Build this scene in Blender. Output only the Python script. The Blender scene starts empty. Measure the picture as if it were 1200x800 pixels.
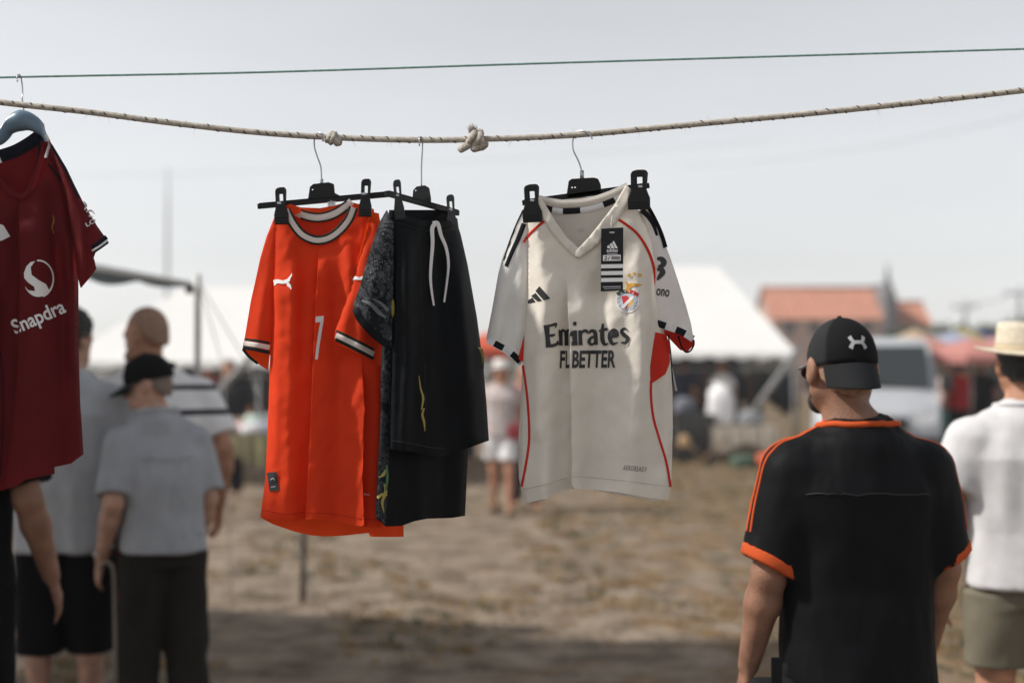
import bpy, bmesh, math, random
import numpy as np
from mathutils import Vector, Matrix, noise
from mathutils.geometry import delaunay_2d_cdt
from mathutils.bvhtree import BVHTree

# ---------------------------------------------------------------- camera, world, sun, exposure
scene = bpy.context.scene
COL = scene.collection
random.seed(7)
FPX = 1667.0            # focal length in pixels of a 1200 px wide frame (50 mm on 36 mm)
CAM_H = 1.55
PITCH = math.atan(32 / FPX)
FOCUS = 2.95

cam_data = bpy.data.cameras.new("camera")
cam_data.sensor_width = 36.0
cam_data.lens = 36.0 * FPX / 1200.0
cam_data.clip_start = 0.05
cam_data.clip_end = 3000
cam_data.dof.use_dof = True
cam_data.dof.focus_distance = FOCUS
cam_data.dof.aperture_fstop = 1.8
cam = bpy.data.objects.new("camera", cam_data)
cam.location = (0, 0, CAM_H)
cam.rotation_euler = (math.pi / 2 + PITCH, 0, 0)
COL.objects.link(cam)
scene.camera = cam

SUN_EL, SUN_AZ = 44.0, -94.0     # azimuth clockwise from +Y (seen from above)
world = bpy.data.worlds.new("World")
scene.world = world
world.use_nodes = True
wn, wl = world.node_tree.nodes, world.node_tree.links
bg = wn["Background"]
sky = wn.new("ShaderNodeTexSky")
sky.sky_type = 'NISHITA'
sky.sun_disc = False
sky.sun_elevation = math.radians(SUN_EL)
sky.sun_rotation = math.radians(SUN_AZ)
sky.air_density = 1.0
sky.dust_density = 0.7
sky.ozone_density = 1.0
sky.altitude = 0
hsv = wn.new("ShaderNodeHueSaturation")
hsv.inputs["Saturation"].default_value = 0.15
wl.new(sky.outputs[0], hsv.inputs["Color"])
# faint, even veil of thin high cloud
wtc = wn.new("ShaderNodeTexCoord"); wmp = wn.new("ShaderNodeMapping"); wmp.inputs["Scale"].default_value = (1.0, 1.0, 4.5)
wnz = wn.new("ShaderNodeTexNoise"); wnz.inputs["Scale"].default_value = 2.6; wnz.inputs["Detail"].default_value = 6
wmr = wn.new("ShaderNodeMapRange"); wmr.inputs["From Min"].default_value = .3; wmr.inputs["From Max"].default_value = .7; wmr.inputs["To Min"].default_value = .95; wmr.inputs["To Max"].default_value = 1.05
wmx = wn.new("ShaderNodeMix"); wmx.data_type = 'RGBA'; wmx.blend_type = 'MULTIPLY'; wmx.inputs[0].default_value = 1.0
wl.new(wtc.outputs["Generated"], wmp.inputs[0]); wl.new(wmp.outputs[0], wnz.inputs["Vector"]); wl.new(wnz.outputs[0], wmr.inputs[0])
wl.new(hsv.outputs[0], wmx.inputs[6]); wl.new(wmr.outputs[0], wmx.inputs[7])
wl.new(wmx.outputs[2], bg.inputs["Color"])
bg.inputs["Strength"].default_value = 0.15

sun_data = bpy.data.lights.new("sun", 'SUN')
sun_data.energy = 4.6
sun_data.angle = math.radians(3.0)
sun_data.color = (1.0, 0.94, 0.86)
sun = bpy.data.objects.new("sun", sun_data)
az, el = math.radians(SUN_AZ), math.radians(SUN_EL)
SUN_DIR = Vector((math.sin(az) * math.cos(el), math.cos(az) * math.cos(el), math.sin(el)))
sun.rotation_euler = SUN_DIR.to_track_quat('Z', 'Y').to_euler()
sun.location = SUN_DIR * 50
COL.objects.link(sun)

scene.view_settings.view_transform = 'Standard'
scene.view_settings.look = 'None'
scene.view_settings.exposure = 0.04
scene.view_settings.gamma = 1.0
scene.cycles.use_denoising = True
scene.cycles.max_bounces = 8
scene.cycles.volume_bounces = 1
scene.cycles.sample_clamp_indirect = 6.0
scene.render.film_transparent = False

# ---------------------------------------------------------------- helpers
_fw = Vector((0, math.cos(PITCH), math.sin(PITCH)))
_up = Vector((0, -math.sin(PITCH), math.cos(PITCH)))

def at(px, py, Y):
    d = _fw + Vector((1, 0, 0)) * ((px - 600) / FPX) + _up * ((400 - py) / FPX)
    return Vector((0, 0, CAM_H)) + d * (Y / d.y)

def at_np(px, py, Y):
    xc = (px - 600) / FPX
    yc = (400 - py) / FPX
    dy = _fw.y + yc * _up.y
    dz = _fw.z + yc * _up.z
    k = Y / dy
    return np.stack([xc * k, Y + 0 * k, CAM_H + dz * k], -1)

def ground_pt(px, py):
    """point of the flat ground seen at a pixel"""
    d = _fw + Vector((1, 0, 0)) * ((px - 600) / FPX) + _up * ((400 - py) / FPX)
    return Vector((0, 0, CAM_H)) + d * (-CAM_H / d.z)

def props(o, label=None, cat=None, group=None, kind=None):
    if label: o["label"] = label
    if cat: o["category"] = cat
    if group: o["group"] = group
    if kind: o["kind"] = kind
    return o

def empty(name, loc=(0, 0, 0), label=None, cat=None, group=None, rz=0.0, s=1.0):
    o = bpy.data.objects.new(name, None)
    o.empty_display_size = 0.05
    o.location = loc
    o.rotation_euler = (0, 0, rz)
    o.scale = (s, s, s)
    COL.objects.link(o)
    return props(o, label, cat, group)

def mesh(name, V, F, mat, parent=None, smooth=True, local=False):
    """local=False: V are world coordinates and the parent is unrotated at its location"""
    me = bpy.data.meshes.new(name)
    V = [tuple(v) for v in V]
    if parent is not None and not local:
        l = parent.location
        P = parent
        off = Vector((0, 0, 0))
        while P is not None:
            off += P.location
            P = P.parent
        V = [(v[0] - off.x, v[1] - off.y, v[2] - off.z) for v in V]
    me.from_pydata(V, [], [tuple(int(i) for i in f) for f in F])
    me.validate()
    if smooth:
        me.polygons.foreach_set("use_smooth", [True] * len(me.polygons))
    me.materials.append(mat)
    o = bpy.data.objects.new(name, me)
    COL.objects.link(o)
    o.parent = parent
    return o

class MB:
    def __init__(s): s.V, s.F = [], []
    def add(s, V, F):
        n = len(s.V)
        s.V += [tuple(v) for v in V]
        s.F += [tuple(i + n for i in f) for f in F]
        return s
    def box(s, c, h, R=None):
        c = Vector(c)
        pts = []
        for dx in (-1, 1):
            for dy in (-1, 1):
                for dz in (-1, 1):
                    v = Vector((dx * h[0], dy * h[1], dz * h[2]))
                    if R is not None: v = R @ v
                    pts.append(c + v)
        return s.add(pts, [(0, 1, 3, 2), (4, 6, 7, 5), (0, 4, 5, 1), (2, 3, 7, 6), (0, 2, 6, 4), (1, 5, 7, 3)])
    def tube(s, P, r, n=8, cap=True):
        P = [Vector(p) for p in P]
        m = len(P)
        rr = r if isinstance(r, (list, tuple)) else [r] * m
        V, F = [], []
        ref = None
        for i in range(m):
            t = (P[min(i + 1, m - 1)] - P[max(i - 1, 0)])
            if t.length < 1e-9: t = Vector((0, 0, 1))
            t.normalize()
            if ref is None:
                ref = Vector((0, 0, 1)) if abs(t.z) < .9 else Vector((1, 0, 0))
            a = t.cross(ref)
            if a.length < 1e-6: a = t.cross(Vector((0, 1, 0)))
            a.normalize()
            b = a.cross(t).normalized()
            ref = b
            for k in range(n):
                th = 2 * math.pi * k / n
                V.append(P[i] + (a * math.cos(th) + b * math.sin(th)) * rr[i])
        for i in range(m - 1):
            for k in range(n):
                k2 = (k + 1) % n
                F.append((i * n + k, i * n + k2, (i + 1) * n + k2, (i + 1) * n + k))
        if cap:
            F.append(tuple(range(n))[::-1])
            F.append(tuple((m - 1) * n + k for k in range(n)))
        return s.add(V, F)
    def build(s, name, mat, parent=None, smooth=False, local=False):
        return mesh(name, s.V, s.F, mat, parent, smooth, local)

def bevel(o, w=0.005, seg=2, ang=0.6):
    m = o.modifiers.new("bevel", 'BEVEL')
    m.width, m.segments, m.limit_method, m.angle_limit = w, seg, 'ANGLE', ang
    return o

def spline(P, n=8):
    """Catmull-Rom through points (any dimension)"""
    P = np.array(P, float)
    Q = np.vstack([2 * P[0] - P[1], P, 2 * P[-1] - P[-2]])
    out = []
    for i in range(1, len(Q) - 2):
        for k in range(n):
            t = k / n
            a, b, c, d = Q[i - 1], Q[i], Q[i + 1], Q[i + 2]
            out.append(.5 * ((2 * b) + (c - a) * t + (2 * a - 5 * b + 4 * c - d) * t * t + (3 * b - a - 3 * c + d) * t ** 3))
    out.append(P[-1])
    return np.array(out)

# ---------------------------------------------------------------- materials
MATS = {}
def mat(name, col, rough=.7, metal=0.0, var=0.0, vscale=8.0, bump=0.0, bscale=60.0, transl=0.0, spec=.5, sheen=0.0, emit=None, noise_detail=4.0, tcol=None, stretch=None):
    if name in MATS: return MATS[name]
    m = bpy.data.materials.new(name)
    m.use_nodes = True
    N, L = m.node_tree.nodes, m.node_tree.links
    p = N["Principled BSDF"]
    p.inputs["Base Color"].default_value = (*col, 1)
    p.inputs["Roughness"].default_value = rough
    p.inputs["Metallic"].default_value = metal
    p.inputs["Specular IOR Level"].default_value = spec
    if sheen:
        p.inputs["Sheen Weight"].default_value = sheen
        p.inputs["Sheen Roughness"].default_value = .5
    tc = N.new("ShaderNodeTexCoord")
    vec = tc.outputs["Object"]
    if stretch:
        mp = N.new("ShaderNodeMapping")
        mp.inputs["Scale"].default_value = stretch
        L.new(vec, mp.inputs["Vector"])
        vec = mp.outputs[0]
    colout = None
    if var:
        nz = N.new("ShaderNodeTexNoise")
        nz.inputs["Scale"].default_value = vscale
        nz.inputs["Detail"].default_value = noise_detail
        L.new(vec, nz.inputs["Vector"])
        mr = N.new("ShaderNodeMapRange")
        mr.inputs["From Min"].default_value = .3
        mr.inputs["From Max"].default_value = .7
        mr.inputs["To Min"].default_value = 1 - var
        mr.inputs["To Max"].default_value = 1 + var
        L.new(nz.outputs[0], mr.inputs[0])
        mx = N.new("ShaderNodeMix")
        mx.data_type = 'RGBA'
        mx.blend_type = 'MULTIPLY'
        mx.inputs[0].default_value = 1
        mx.inputs[6].default_value = (*col, 1)
        L.new(mr.outputs[0], mx.inputs[7])
        L.new(mx.outputs[2], p.inputs["Base Color"])
        colout = mx.outputs[2]
    if bump:
        nb = N.new("ShaderNodeTexNoise")
        nb.inputs["Scale"].default_value = bscale
        nb.inputs["Detail"].default_value = 3
        L.new(vec, nb.inputs["Vector"])
        b = N.new("ShaderNodeBump")
        b.inputs["Strength"].default_value = bump
        b.inputs["Distance"].default_value = .01
        L.new(nb.outputs[0], b.inputs["Height"])
        L.new(b.outputs[0], p.inputs["Normal"])
    if transl:
        t = N.new("ShaderNodeBsdfTranslucent")
        t.inputs["Color"].default_value = (*(tcol or col), 1)
        ms = N.new("ShaderNodeMixShader")
        ms.inputs[0].default_value = transl
        L.new(p.outputs[0], ms.inputs[1])
        L.new(t.outputs[0], ms.inputs[2])
        L.new(ms.outputs[0], N["Material Output"].inputs["Surface"])
    if emit:
        p.inputs["Emission Color"].default_value = (*emit[:3], 1)
        p.inputs["Emission Strength"].default_value = emit[3]
    MATS[name] = m
    return m

def fabric(name, col, transl=.25, rough=.8, var=.08, sheen=0.0, tcol=None, bump=.10):
    """knitted sport fabric: fine weave relief plus faint tone variation"""
    if name in MATS: return MATS[name]
    m = mat(name, col, rough=rough, var=var, vscale=14, transl=transl, sheen=sheen, tcol=tcol, spec=(.08 if max(col) < .03 else .2))
    N, L = m.node_tree.nodes, m.node_tree.links
    tc = N.new("ShaderNodeTexCoord")
    w = N.new("ShaderNodeTexWave")
    w.bands_direction = 'Z'
    w.inputs["Scale"].default_value = 95
    w.inputs["Distortion"].default_value = 1.5
    w.inputs["Detail"].default_value = 1
    L.new(tc.outputs["Object"], w.inputs["Vector"])
    v = N.new("ShaderNodeTexNoise")
    v.inputs["Scale"].default_value = 420
    L.new(tc.outputs["Object"], v.inputs["Vector"])
    ad = N.new("ShaderNodeMath"); ad.operation = 'ADD'
    L.new(w.outputs["Fac"], ad.inputs[0]); L.new(v.outputs[0], ad.inputs[1])
    b = N.new("ShaderNodeBump")
    b.inputs["Strength"].default_value = bump
    b.inputs["Distance"].default_value = .002
    L.new(ad.outputs[0], b.inputs["Height"])
    L.new(b.outputs[0], N["Principled BSDF"].inputs["Normal"])
    return m

# ---------------------------------------------------------------- cloth sheets traced in the plane they hang in
def resample(P, step, closed=True):
    P = np.array(P, float)
    if closed: P = np.vstack([P, P[:1]])
    out = []
    for a, b in zip(P[:-1], P[1:]):
        n = max(1, int(round(np.hypot(*(b - a)) / step)))
        for k in range(n): out.append(a + (b - a) * k / n)
    if not closed: out.append(P[-1])
    return np.array(out)

def inside(P, Q):
    x, y = Q[:, 0], Q[:, 1]
    r = np.zeros(len(Q), bool)
    j = len(P) - 1
    for i in range(len(P)):
        xi, yi, xj, yj = P[i][0], P[i][1], P[j][0], P[j][1]
        c = ((yi > y) != (yj > y)) & (x < (xj - xi) * (y - yi) / (yj - yi + 1e-12) + xi)
        r ^= c
        j = i
    return r

def pdist(Q, L):
    """distance of points Q to polyline L"""
    L = np.array(L, float)
    best = np.full(len(Q), 1e9)
    for a, b in zip(L[:-1], L[1:]):
        ab = b - a
        t = np.clip(((Q - a) @ ab) / (ab @ ab + 1e-12), 0, 1)
        d = np.hypot(*(Q - (a + t[:, None] * ab)).T)
        best = np.minimum(best, d)
    return best

def cdt_fill(poly, step, holes=(), feats=()):
    """fine triangle fill of a polygon given in pixels; y down"""
    B = resample(poly, step)
    rings = [B] + [resample(h, step) for h in holes]
    x0, y0 = B.min(0); x1, y1 = B.max(0)
    gx, gy = np.meshgrid(np.arange(x0, x1, step), np.arange(y0, y1, step * .87))
    gx[::2] += step / 2
    Q = np.stack([gx.ravel(), gy.ravel()], -1)
    rr = np.random.RandomState(3)
    Q += rr.uniform(-.18, .18, Q.shape) * step
    k = inside(B, Q)
    for r in rings[1:]: k &= ~inside(r, Q)
    Q = Q[k]
    for r in rings:
        if len(Q): Q = Q[pdist(Q, np.vstack([r, r[:1]])) > step * .5]
    for ln in feats:          # extra rows of points along sharp folds
        L = resample(spline(ln, 6), step * .7, False)
        d = np.gradient(L, axis=0); d /= np.hypot(*d.T)[:, None] + 1e-9
        nn = np.stack([-d[:, 1], d[:, 0]], -1)
        if len(Q): Q = Q[pdist(Q, L) > 3.2]
        for o_ in (-2.2, -.9, -.12, .12, .9, 2.2):
            R_ = L + nn * o_
            R_ = R_[inside(B, R_)]
            if len(R_): R_ = R_[pdist(R_, np.vstack([B, B[:1]])) > step * .3]
            if len(R_): Q = np.vstack([Q, R_])
    V, E = [], []
    for r in rings:
        n = len(V)
        V += [Vector((p[0], -p[1])) for p in r]
        E += [(n + i, n + (i + 1) % len(r)) for i in range(len(r))]
    V += [Vector((p[0], -p[1])) for p in Q]
    res = delaunay_2d_cdt(V, E, [], 1, 1e-5)
    P = np.array([(v.x, -v.y) for v in res[0]])
    F = [tuple(f) for f in res[2]]
    if holes and F:
        C = np.array([P[list(f)].mean(0) for f in F])
        k = np.ones(len(F), bool)
        for r in rings[1:]: k &= ~inside(r, C)
        F = [f for f, q in zip(F, k) if q]
    return P, F

def vnoise(px, py, sx, sy, seed=0, octs=2):
    out = np.zeros(len(px))
    for i in range(len(px)):
        v = Vector((px[i] / sx + seed * 7.3, py[i] / sy + seed * 3.1, seed * 1.7))
        out[i] = noise.fractal(v, 1.0, 2.0, octs)
    return out

class Cloth:
    """one hanging layer: a front (side=-1) or back (side=+1) surface rounding over at its side edges"""
    def __init__(s, d0, roll, T=.022, R=22, side=-1, tilt=None, folds=(), wr=(.004, 36, 110, 1), fine=(.0012, 10, 22, 5), lift=0.0):
        s.d0, s.T, s.R, s.side, s.tilt, s.folds, s.wr, s.fine, s.lift = d0, T, R, side, tilt, folds, wr, fine, lift
        s.roll = [np.array(r, float) for r in roll]
    def Y(s, px, py):
        px, py = np.asarray(px, float), np.asarray(py, float)
        Q = np.stack([px, py], -1)
        dd = np.full(len(px), 1e9)
        for r in s.roll: dd = np.minimum(dd, pdist(Q, r))
        q = np.clip(dd / s.R, 0, 1)
        prof = np.sqrt(np.maximum(0, 1 - (1 - q) ** 2))
        f = np.zeros(len(px))
        for (kind, line, A, w) in s.folds:
            ln = np.array(line, float)
            o = np.argsort(ln[:, 1]); ln = ln[o]
            xl = np.interp(py, ln[:, 1], ln[:, 0])
            t = (px - xl) / w
            fade = np.clip((py - ln[0, 1]) / 45, 0, 1) * np.clip((ln[-1, 1] + 25 - py) / 25, 0, 1)
            fade = fade * fade * (3 - 2 * fade)
            if kind == 'r': f += A * fade * np.exp(-t * t)
            elif kind == 's': f += A * fade * np.tanh(t * 2.5) * np.exp(-(t / 5) ** 2)
            elif kind == 'p':  # pleat: sharp edge on one side, slow return on the other
                f += A * fade * np.where(t > 0, np.exp(-np.abs(t) / 5), -0.35 * np.exp(-np.abs(t) / 1.5))
            elif kind == 'q':
                f += A * fade * np.where(t < 0, np.exp(-np.abs(t) / 5), -0.35 * np.exp(-np.abs(t) / 1.5))
        if s.wr: f += s.wr[0] * vnoise(px, py, s.wr[1], s.wr[2], s.wr[3])
        if s.fine: f += s.fine[0] * vnoise(px + py * .4, py - px * .3, s.fine[1], s.fine[2], s.fine[3], 3)
        Y = s.d0 + s.side * prof * (s.T + f) + s.side * s.lift
        if s.tilt: Y = Y + (px - s.tilt[0]) * s.tilt[1] + (py - s.tilt[2]) * s.tilt[3]
        return Y
    def pts(s, P2, off=0.0):
        return at_np(P2[:, 0], P2[:, 1], s.Y(P2[:, 0], P2[:, 1]) - off)

def sheet(name, poly, cloth, m, parent, step=4.0, holes=(), off=0.0, thick=0.0):
    P, F = cdt_fill(poly, step, holes, [f[1] for f in getattr(cloth, 'folds', ()) if f[0] in 'pq'])
    o = mesh(name, cloth.pts(P, off), F, m, parent)
    if thick:
        sm = o.modifiers.new("solid", 'SOLIDIFY')
        sm.thickness = thick; sm.offset = -1
    return o

def ribbon(name, line, w, cloth, m, parent, off=.0012, n=6, w1=None):
    """a flat strip of width w px following a line on a cloth"""
    L = spline(line, n) if len(line) > 2 else resample(line, 4, False)
    d = np.gradient(L, axis=0)
    d /= np.hypot(*d.T)[:, None] + 1e-9
    nn = np.stack([-d[:, 1], d[:, 0]], -1)
    ww = np.linspace(w, w if w1 is None else w1, len(L))[:, None] / 2
    rows = [L + nn * ww * k for k in (-1, -.33, .33, 1)]
    offs = [off * .4, off, off, off * .4]
    V = np.vstack([cloth.pts(r, o_) for r, o_ in zip(rows, offs)])
    m_ = len(L)
    F = [(j * m_ + i, j * m_ + i + 1, (j + 1) * m_ + i + 1, (j + 1) * m_ + i) for j in range(3) for i in range(m_ - 1)]
    return mesh(name, V, F, m, parent)

def shape_print(name, polys, cloth, m, parent, off=.0012, step=4.0):
    """flat printed shapes (list of polygons in px) laid on a cloth"""
    mb = MB()
    for i, p in enumerate(polys):
        P, F = cdt_fill(p, step)
        mb.add(cloth.pts(P, off + i * .00004), F)
    return mb.build(name, m, parent, smooth=True)

def text2d(body, bold=0.0, shear=0.0, spacing=1.0):
    cu = bpy.data.curves.new("lettering", 'FONT')
    cu.body = body
    cu.offset = bold
    cu.shear = shear
    cu.space_character = spacing
    cu.resolution_u = 4
    o = bpy.data.objects.new("lettering", cu)
    COL.objects.link(o)
    dg = bpy.context.evaluated_depsgraph_get()
    me = bpy.data.meshes.new_from_object(o.evaluated_get(dg))
    bpy.data.objects.remove(o)
    bpy.data.curves.remove(cu)
    return me

def text_px(body, x0, y0, x1, y1, h, bold=0.0, shear=0.0, grid=4.0, spacing=1.0, arc=0.0):
    """lettering filling the baseline (x0,y0)-(x1,y1) with height h of its tallest letter, as (points in px, faces)"""
    me = text2d(body, bold, shear, spacing)
    bm = bmesh.new(); bm.from_mesh(me); bpy.data.meshes.remove(me)
    xs = [v.co.x for v in bm.verts]; ys = [v.co.y for v in bm.verts]
    ax, bx, ay, by = min(xs), max(xs), min(ys), max(ys)
    Lw = math.hypot(x1 - x0, y1 - y0)
    sx, sy = Lw / (bx - ax), h / (by - max(ay, -10))
    for v in bm.verts:
        v.co.x = (v.co.x - ax) * sx; v.co.y = (v.co.y - ay) * sy; v.co.z = 0
    for k in range(1, int(Lw / grid) + 1):
        bmesh.ops.bisect_plane(bm, geom=bm.verts[:] + bm.edges[:] + bm.faces[:], plane_co=(k * grid, 0, 0), plane_no=(1, 0, 0))
    for k in range(1, int(h / grid) + 1):
        bmesh.ops.bisect_plane(bm, geom=bm.verts[:] + bm.edges[:] + bm.faces[:], plane_co=(0, k * grid, 0), plane_no=(0, 1, 0))
    bmesh.ops.triangulate(bm, faces=bm.faces[:])
    bm.verts.ensure_lookup_table()
    P = np.array([v.co[:2] for v in bm.verts])
    F = [tuple(v.index for v in f.verts) for f in bm.faces]
    bm.free()
    c, s_ = (x1 - x0) / Lw, (y1 - y0) / Lw
    yy = P[:, 1] + arc * (1 - (2 * P[:, 0] / Lw - 1) ** 2)
    return np.stack([x0 + P[:, 0] * c + yy * s_, y0 + P[:, 0] * s_ - yy * c], -1), F

def text_print(name, body, x0, y0, x1, y1, h, cloth, m, parent, off=.0012, **kw):
    P, F = text_px(body, x0, y0, x1, y1, h, **kw)
    return mesh(name, cloth.pts(P, off), F, m, parent)

def stroke_poly(pts, ws):
    """outline of a brush stroke with varying width"""
    L = spline(pts, 5) if len(pts) > 2 else np.array(pts, float)
    w = np.interp(np.linspace(0, 1, len(L)), np.linspace(0, 1, len(ws)), ws)[:, None] / 2
    d = np.gradient(L, axis=0); d /= np.hypot(*d.T)[:, None] + 1e-9
    n = np.stack([-d[:, 1], d[:, 0]], -1)
    return np.vstack([L + n * w, (L - n * w)[::-1]])

def plate(name, poly, Y0, th, m, parent, holes=(), step=6, bev=.0012, tilt=None):
    """flat solid plate: outline in px at depth Y0, thickness th towards +Y"""
    P, F = cdt_fill(poly, step, holes)
    n = len(P)
    t = (P[:, 0] - tilt[0]) * tilt[1] if tilt else 0
    V = np.vstack([at_np(P[:, 0], P[:, 1], Y0 + t + 0 * P[:, 0]), at_np(P[:, 0], P[:, 1], Y0 + t + 0 * P[:, 0]) + np.array([0, th, 0])])
    E = {}
    for f in F:
        for a, b in zip(f, f[1:] + f[:1]):
            E[(a, b)] = 1
    FF = list(F) + [tuple(i + n for i in f[::-1]) for f in F]
    for (a, b) in E:
        if (b, a) not in E: FF.append((b, a, a + n, b + n))
    o = mesh(name, V, FF, m, parent, smooth=False)
    if bev: bevel(o, bev, 2, .9)
    return o

def rrect(x0, y0, x1, y1, r, n=4):
    out = []
    for cx, cy, a in ((x1 - r, y0 + r, -90), (x1 - r, y1 - r, 0), (x0 + r, y1 - r, 90), (x0 + r, y0 + r, 180)):
        for k in range(n + 1):
            t = math.radians(a + 90 * k / n)
            out.append((cx + r * math.cos(t), cy + r * math.sin(t)))
    return out

def circle(cx, cy, r, n=20, ry=None):
    return [(cx + r * math.cos(2 * math.pi * k / n), cy + (ry or r) * math.sin(2 * math.pi * k / n)) for k in range(n)]

# ================================================================ ground and far structure
M_STEEL = mat("steel", (.5, .5, .52), rough=.3, metal=.9)
M_PRINTW_ = mat("white_mark", (.6, .6, .62), rough=.5)

def ground_mat():
    m = bpy.data.materials.new("trodden_sand"); m.use_nodes = True
    N, L = m.node_tree.nodes, m.node_tree.links
    p = N["Principled BSDF"]; p.inputs["Roughness"].default_value = .95; p.inputs["Specular IOR Level"].default_value = .15
    tc = N.new("ShaderNodeTexCoord")
    def nz(scale, detail=5, dist=0.0, st=None, seed=(0, 0, 0)):
        mp = N.new("ShaderNodeMapping"); mp.inputs["Scale"].default_value = st or (1, 1, 1); mp.inputs["Location"].default_value = seed
        L.new(tc.outputs["Object"], mp.inputs[0])
        t = N.new("ShaderNodeTexNoise"); t.inputs["Scale"].default_value = scale; t.inputs["Detail"].default_value = detail; t.inputs["Distortion"].default_value = dist
        L.new(mp.outputs[0], t.inputs["Vector"]); return t.outputs[0]
    def ramp(src, stops):
        r = N.new("ShaderNodeValToRGB"); e = r.color_ramp.elements
        e[0].position, e[0].color = stops[0][0], (*stops[0][1], 1); e[1].position, e[1].color = stops[-1][0], (*stops[-1][1], 1)
        for q in stops[1:-1]:
            x = e.new(q[0]); x.color = (*q[1], 1)
        L.new(src, r.inputs[0]); return r.outputs[0]
    def mix(f, a, b):
        x = N.new("ShaderNodeMix"); x.data_type = 'RGBA'; L.new(f, x.inputs[0]); L.new(a, x.inputs[6]); L.new(b, x.inputs[7]); return x.outputs[2]
    sand = ramp(nz(3.2, 9, .2), [(.32, (.090, .068, .049)), (.5, (.205, .161, .120)), (.68, (.29, .235, .18))])
    dry = ramp(nz(5, 6), [(.35, (.13, .075, .042)), (.6, (.22, .145, .075)), (.75, (.28, .21, .12))])
    green = ramp(nz(9, 5), [(.35, (.030, .038, .022)), (.7, (.085, .09, .048))])
    # straw-coloured growth is denser to the right of the path
    sx = N.new("ShaderNodeSeparateXYZ"); L.new(tc.outputs["Object"], sx.inputs[0])
    mr = N.new("ShaderNodeMapRange"); mr.inputs["From Min"].default_value = -.8; mr.inputs["From Max"].default_value = 2.6; mr.inputs["To Min"].default_value = -.12; mr.inputs["To Max"].default_value = .13
    L.new(sx.outputs[0], mr.inputs[0])
    ad = N.new("ShaderNodeMath"); ad.operation = 'ADD'; L.new(nz(2.6, 8, .4, seed=(3, 1, 0)), ad.inputs[0]); L.new(mr.outputs[0], ad.inputs[1])
    c1 = mix(ramp(ad.outputs[0], [(.50, (0, 0, 0)), (.62, (.85, .85, .85))]), sand, dry)
    ad2 = N.new("ShaderNodeMath"); ad2.operation = 'ADD'; L.new(nz(4.6, 7, .5, seed=(9, 4, 0)), ad2.inputs[0]); L.new(mr.outputs[0], ad2.inputs[1])
    c2 = mix(ramp(ad2.outputs[0], [(.60, (0, 0, 0)), (.70, (.75, .75, .75))]), c1, green)
    L.new(c2, p.inputs["Base Color"])
    b = N.new("ShaderNodeBump"); b.inputs["Strength"].default_value = 1.0; b.inputs["Distance"].default_value = .06
    L.new(nz(14, 8), b.inputs["Height"]); L.new(b.outputs[0], p.inputs["Normal"])
    return m
M_GROUND = ground_mat()

def gz(x, y):
    if y < 1 or y > 60 or abs(x) > 30: return 0.0
    return .022 * noise.fractal(Vector((x * 1.1, y * 1.1, 0)), 1.0, 2.0, 4) + .02 * noise.noise(Vector((x * .35, y * .35, 3)))
xs = sorted(set([-900, -300, -100, -50] + list(np.round(np.arange(-32, -6, 1.0), 3)) + list(np.round(np.arange(-6, 6, .12), 3)) + list(np.round(np.arange(6, 32.1, 1.0), 3)) + [50, 100, 300, 900]))
ys = sorted(set([-60, -20, -6, -2] + list(np.round(np.arange(0, 4, .5), 3)) + list(np.round(np.arange(4, 16, .12), 3)) + list(np.round(np.arange(16, 62, 1.0), 3)) + [80, 120, 200, 400, 1500]))
V = [(x, y, gz(x, y)) for y in ys for x in xs]
nx_ = len(xs)
F = [(j * nx_ + i, j * nx_ + i + 1, (j + 1) * nx_ + i + 1, (j + 1) * nx_ + i) for j in range(len(ys) - 1) for i in range(nx_ - 1)]
props(mesh("ground", V, F, M_GROUND), kind="structure")

# dry grass tufts (uncountable)
rg = random.Random(11)
def tufts(name, n, m, region, hgt, dens, blades=(8, 16)):
    mb = MB()
    k = 0; tries = 0
    while k < n and tries < n * 40:
        tries += 1
        y = region[2] + (region[3] - region[2]) * rg.random() ** 1.3
        x = rg.uniform(region[0], region[1]) * (.45 * y / 10 + .55)
        if noise.noise(Vector((x * .9 + 5, y * .6, 1.0))) + dens(x, y) < 0: continue
        k += 1
        sp = rg.uniform(.03, .12)
        for b in range(rg.randint(*blades)):
            a = rg.uniform(0, 6.28); r = sp * rg.random() ** .5
            bx, by = x + math.cos(a) * r, y + math.sin(a) * r
            hh = hgt * rg.uniform(.5, 1.3); w = rg.uniform(.003, .008); la = rg.uniform(0, 6.28); ll = hh * rg.uniform(.2, .9)
            dx, dy = math.cos(la), math.sin(la)
            g0 = gz(bx, by) - .004
            mb.add([(bx - dy * w, by + dx * w, g0), (bx + dy * w, by - dx * w, g0), (bx + dx * ll * .4, by + dy * ll * .4, g0 + hh * .7), (bx + dx * ll, by + dy * ll, g0 + hh)], [(0, 1, 2), (1, 3, 2)])
    return mb.build(name, m)
M_DRY = mat("dry_grass", (.30, .20, .09), rough=.9, var=.4, vscale=3, transl=.15)
M_GRN = mat("green_weed", (.065, .085, .035), rough=.8, var=.4, vscale=3, transl=.15)
props(tufts("dry_grass", 1900, M_DRY, (-3, 6, 5.5, 24), .045, lambda x, y: -.03 + .16 * min(1, max(-1, x / 2))), "low straw-coloured dry grass scattered over the sandy ground", "grass", kind="stuff")
props(tufts("green_weeds", 800, M_GRN, (-3.5, 6, 5.5, 24), .045, lambda x, y: -.12 + .12 * min(1, max(-1, x / 2))), "small green weeds growing in patches on the sandy ground", "weeds", kind="stuff")
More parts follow.
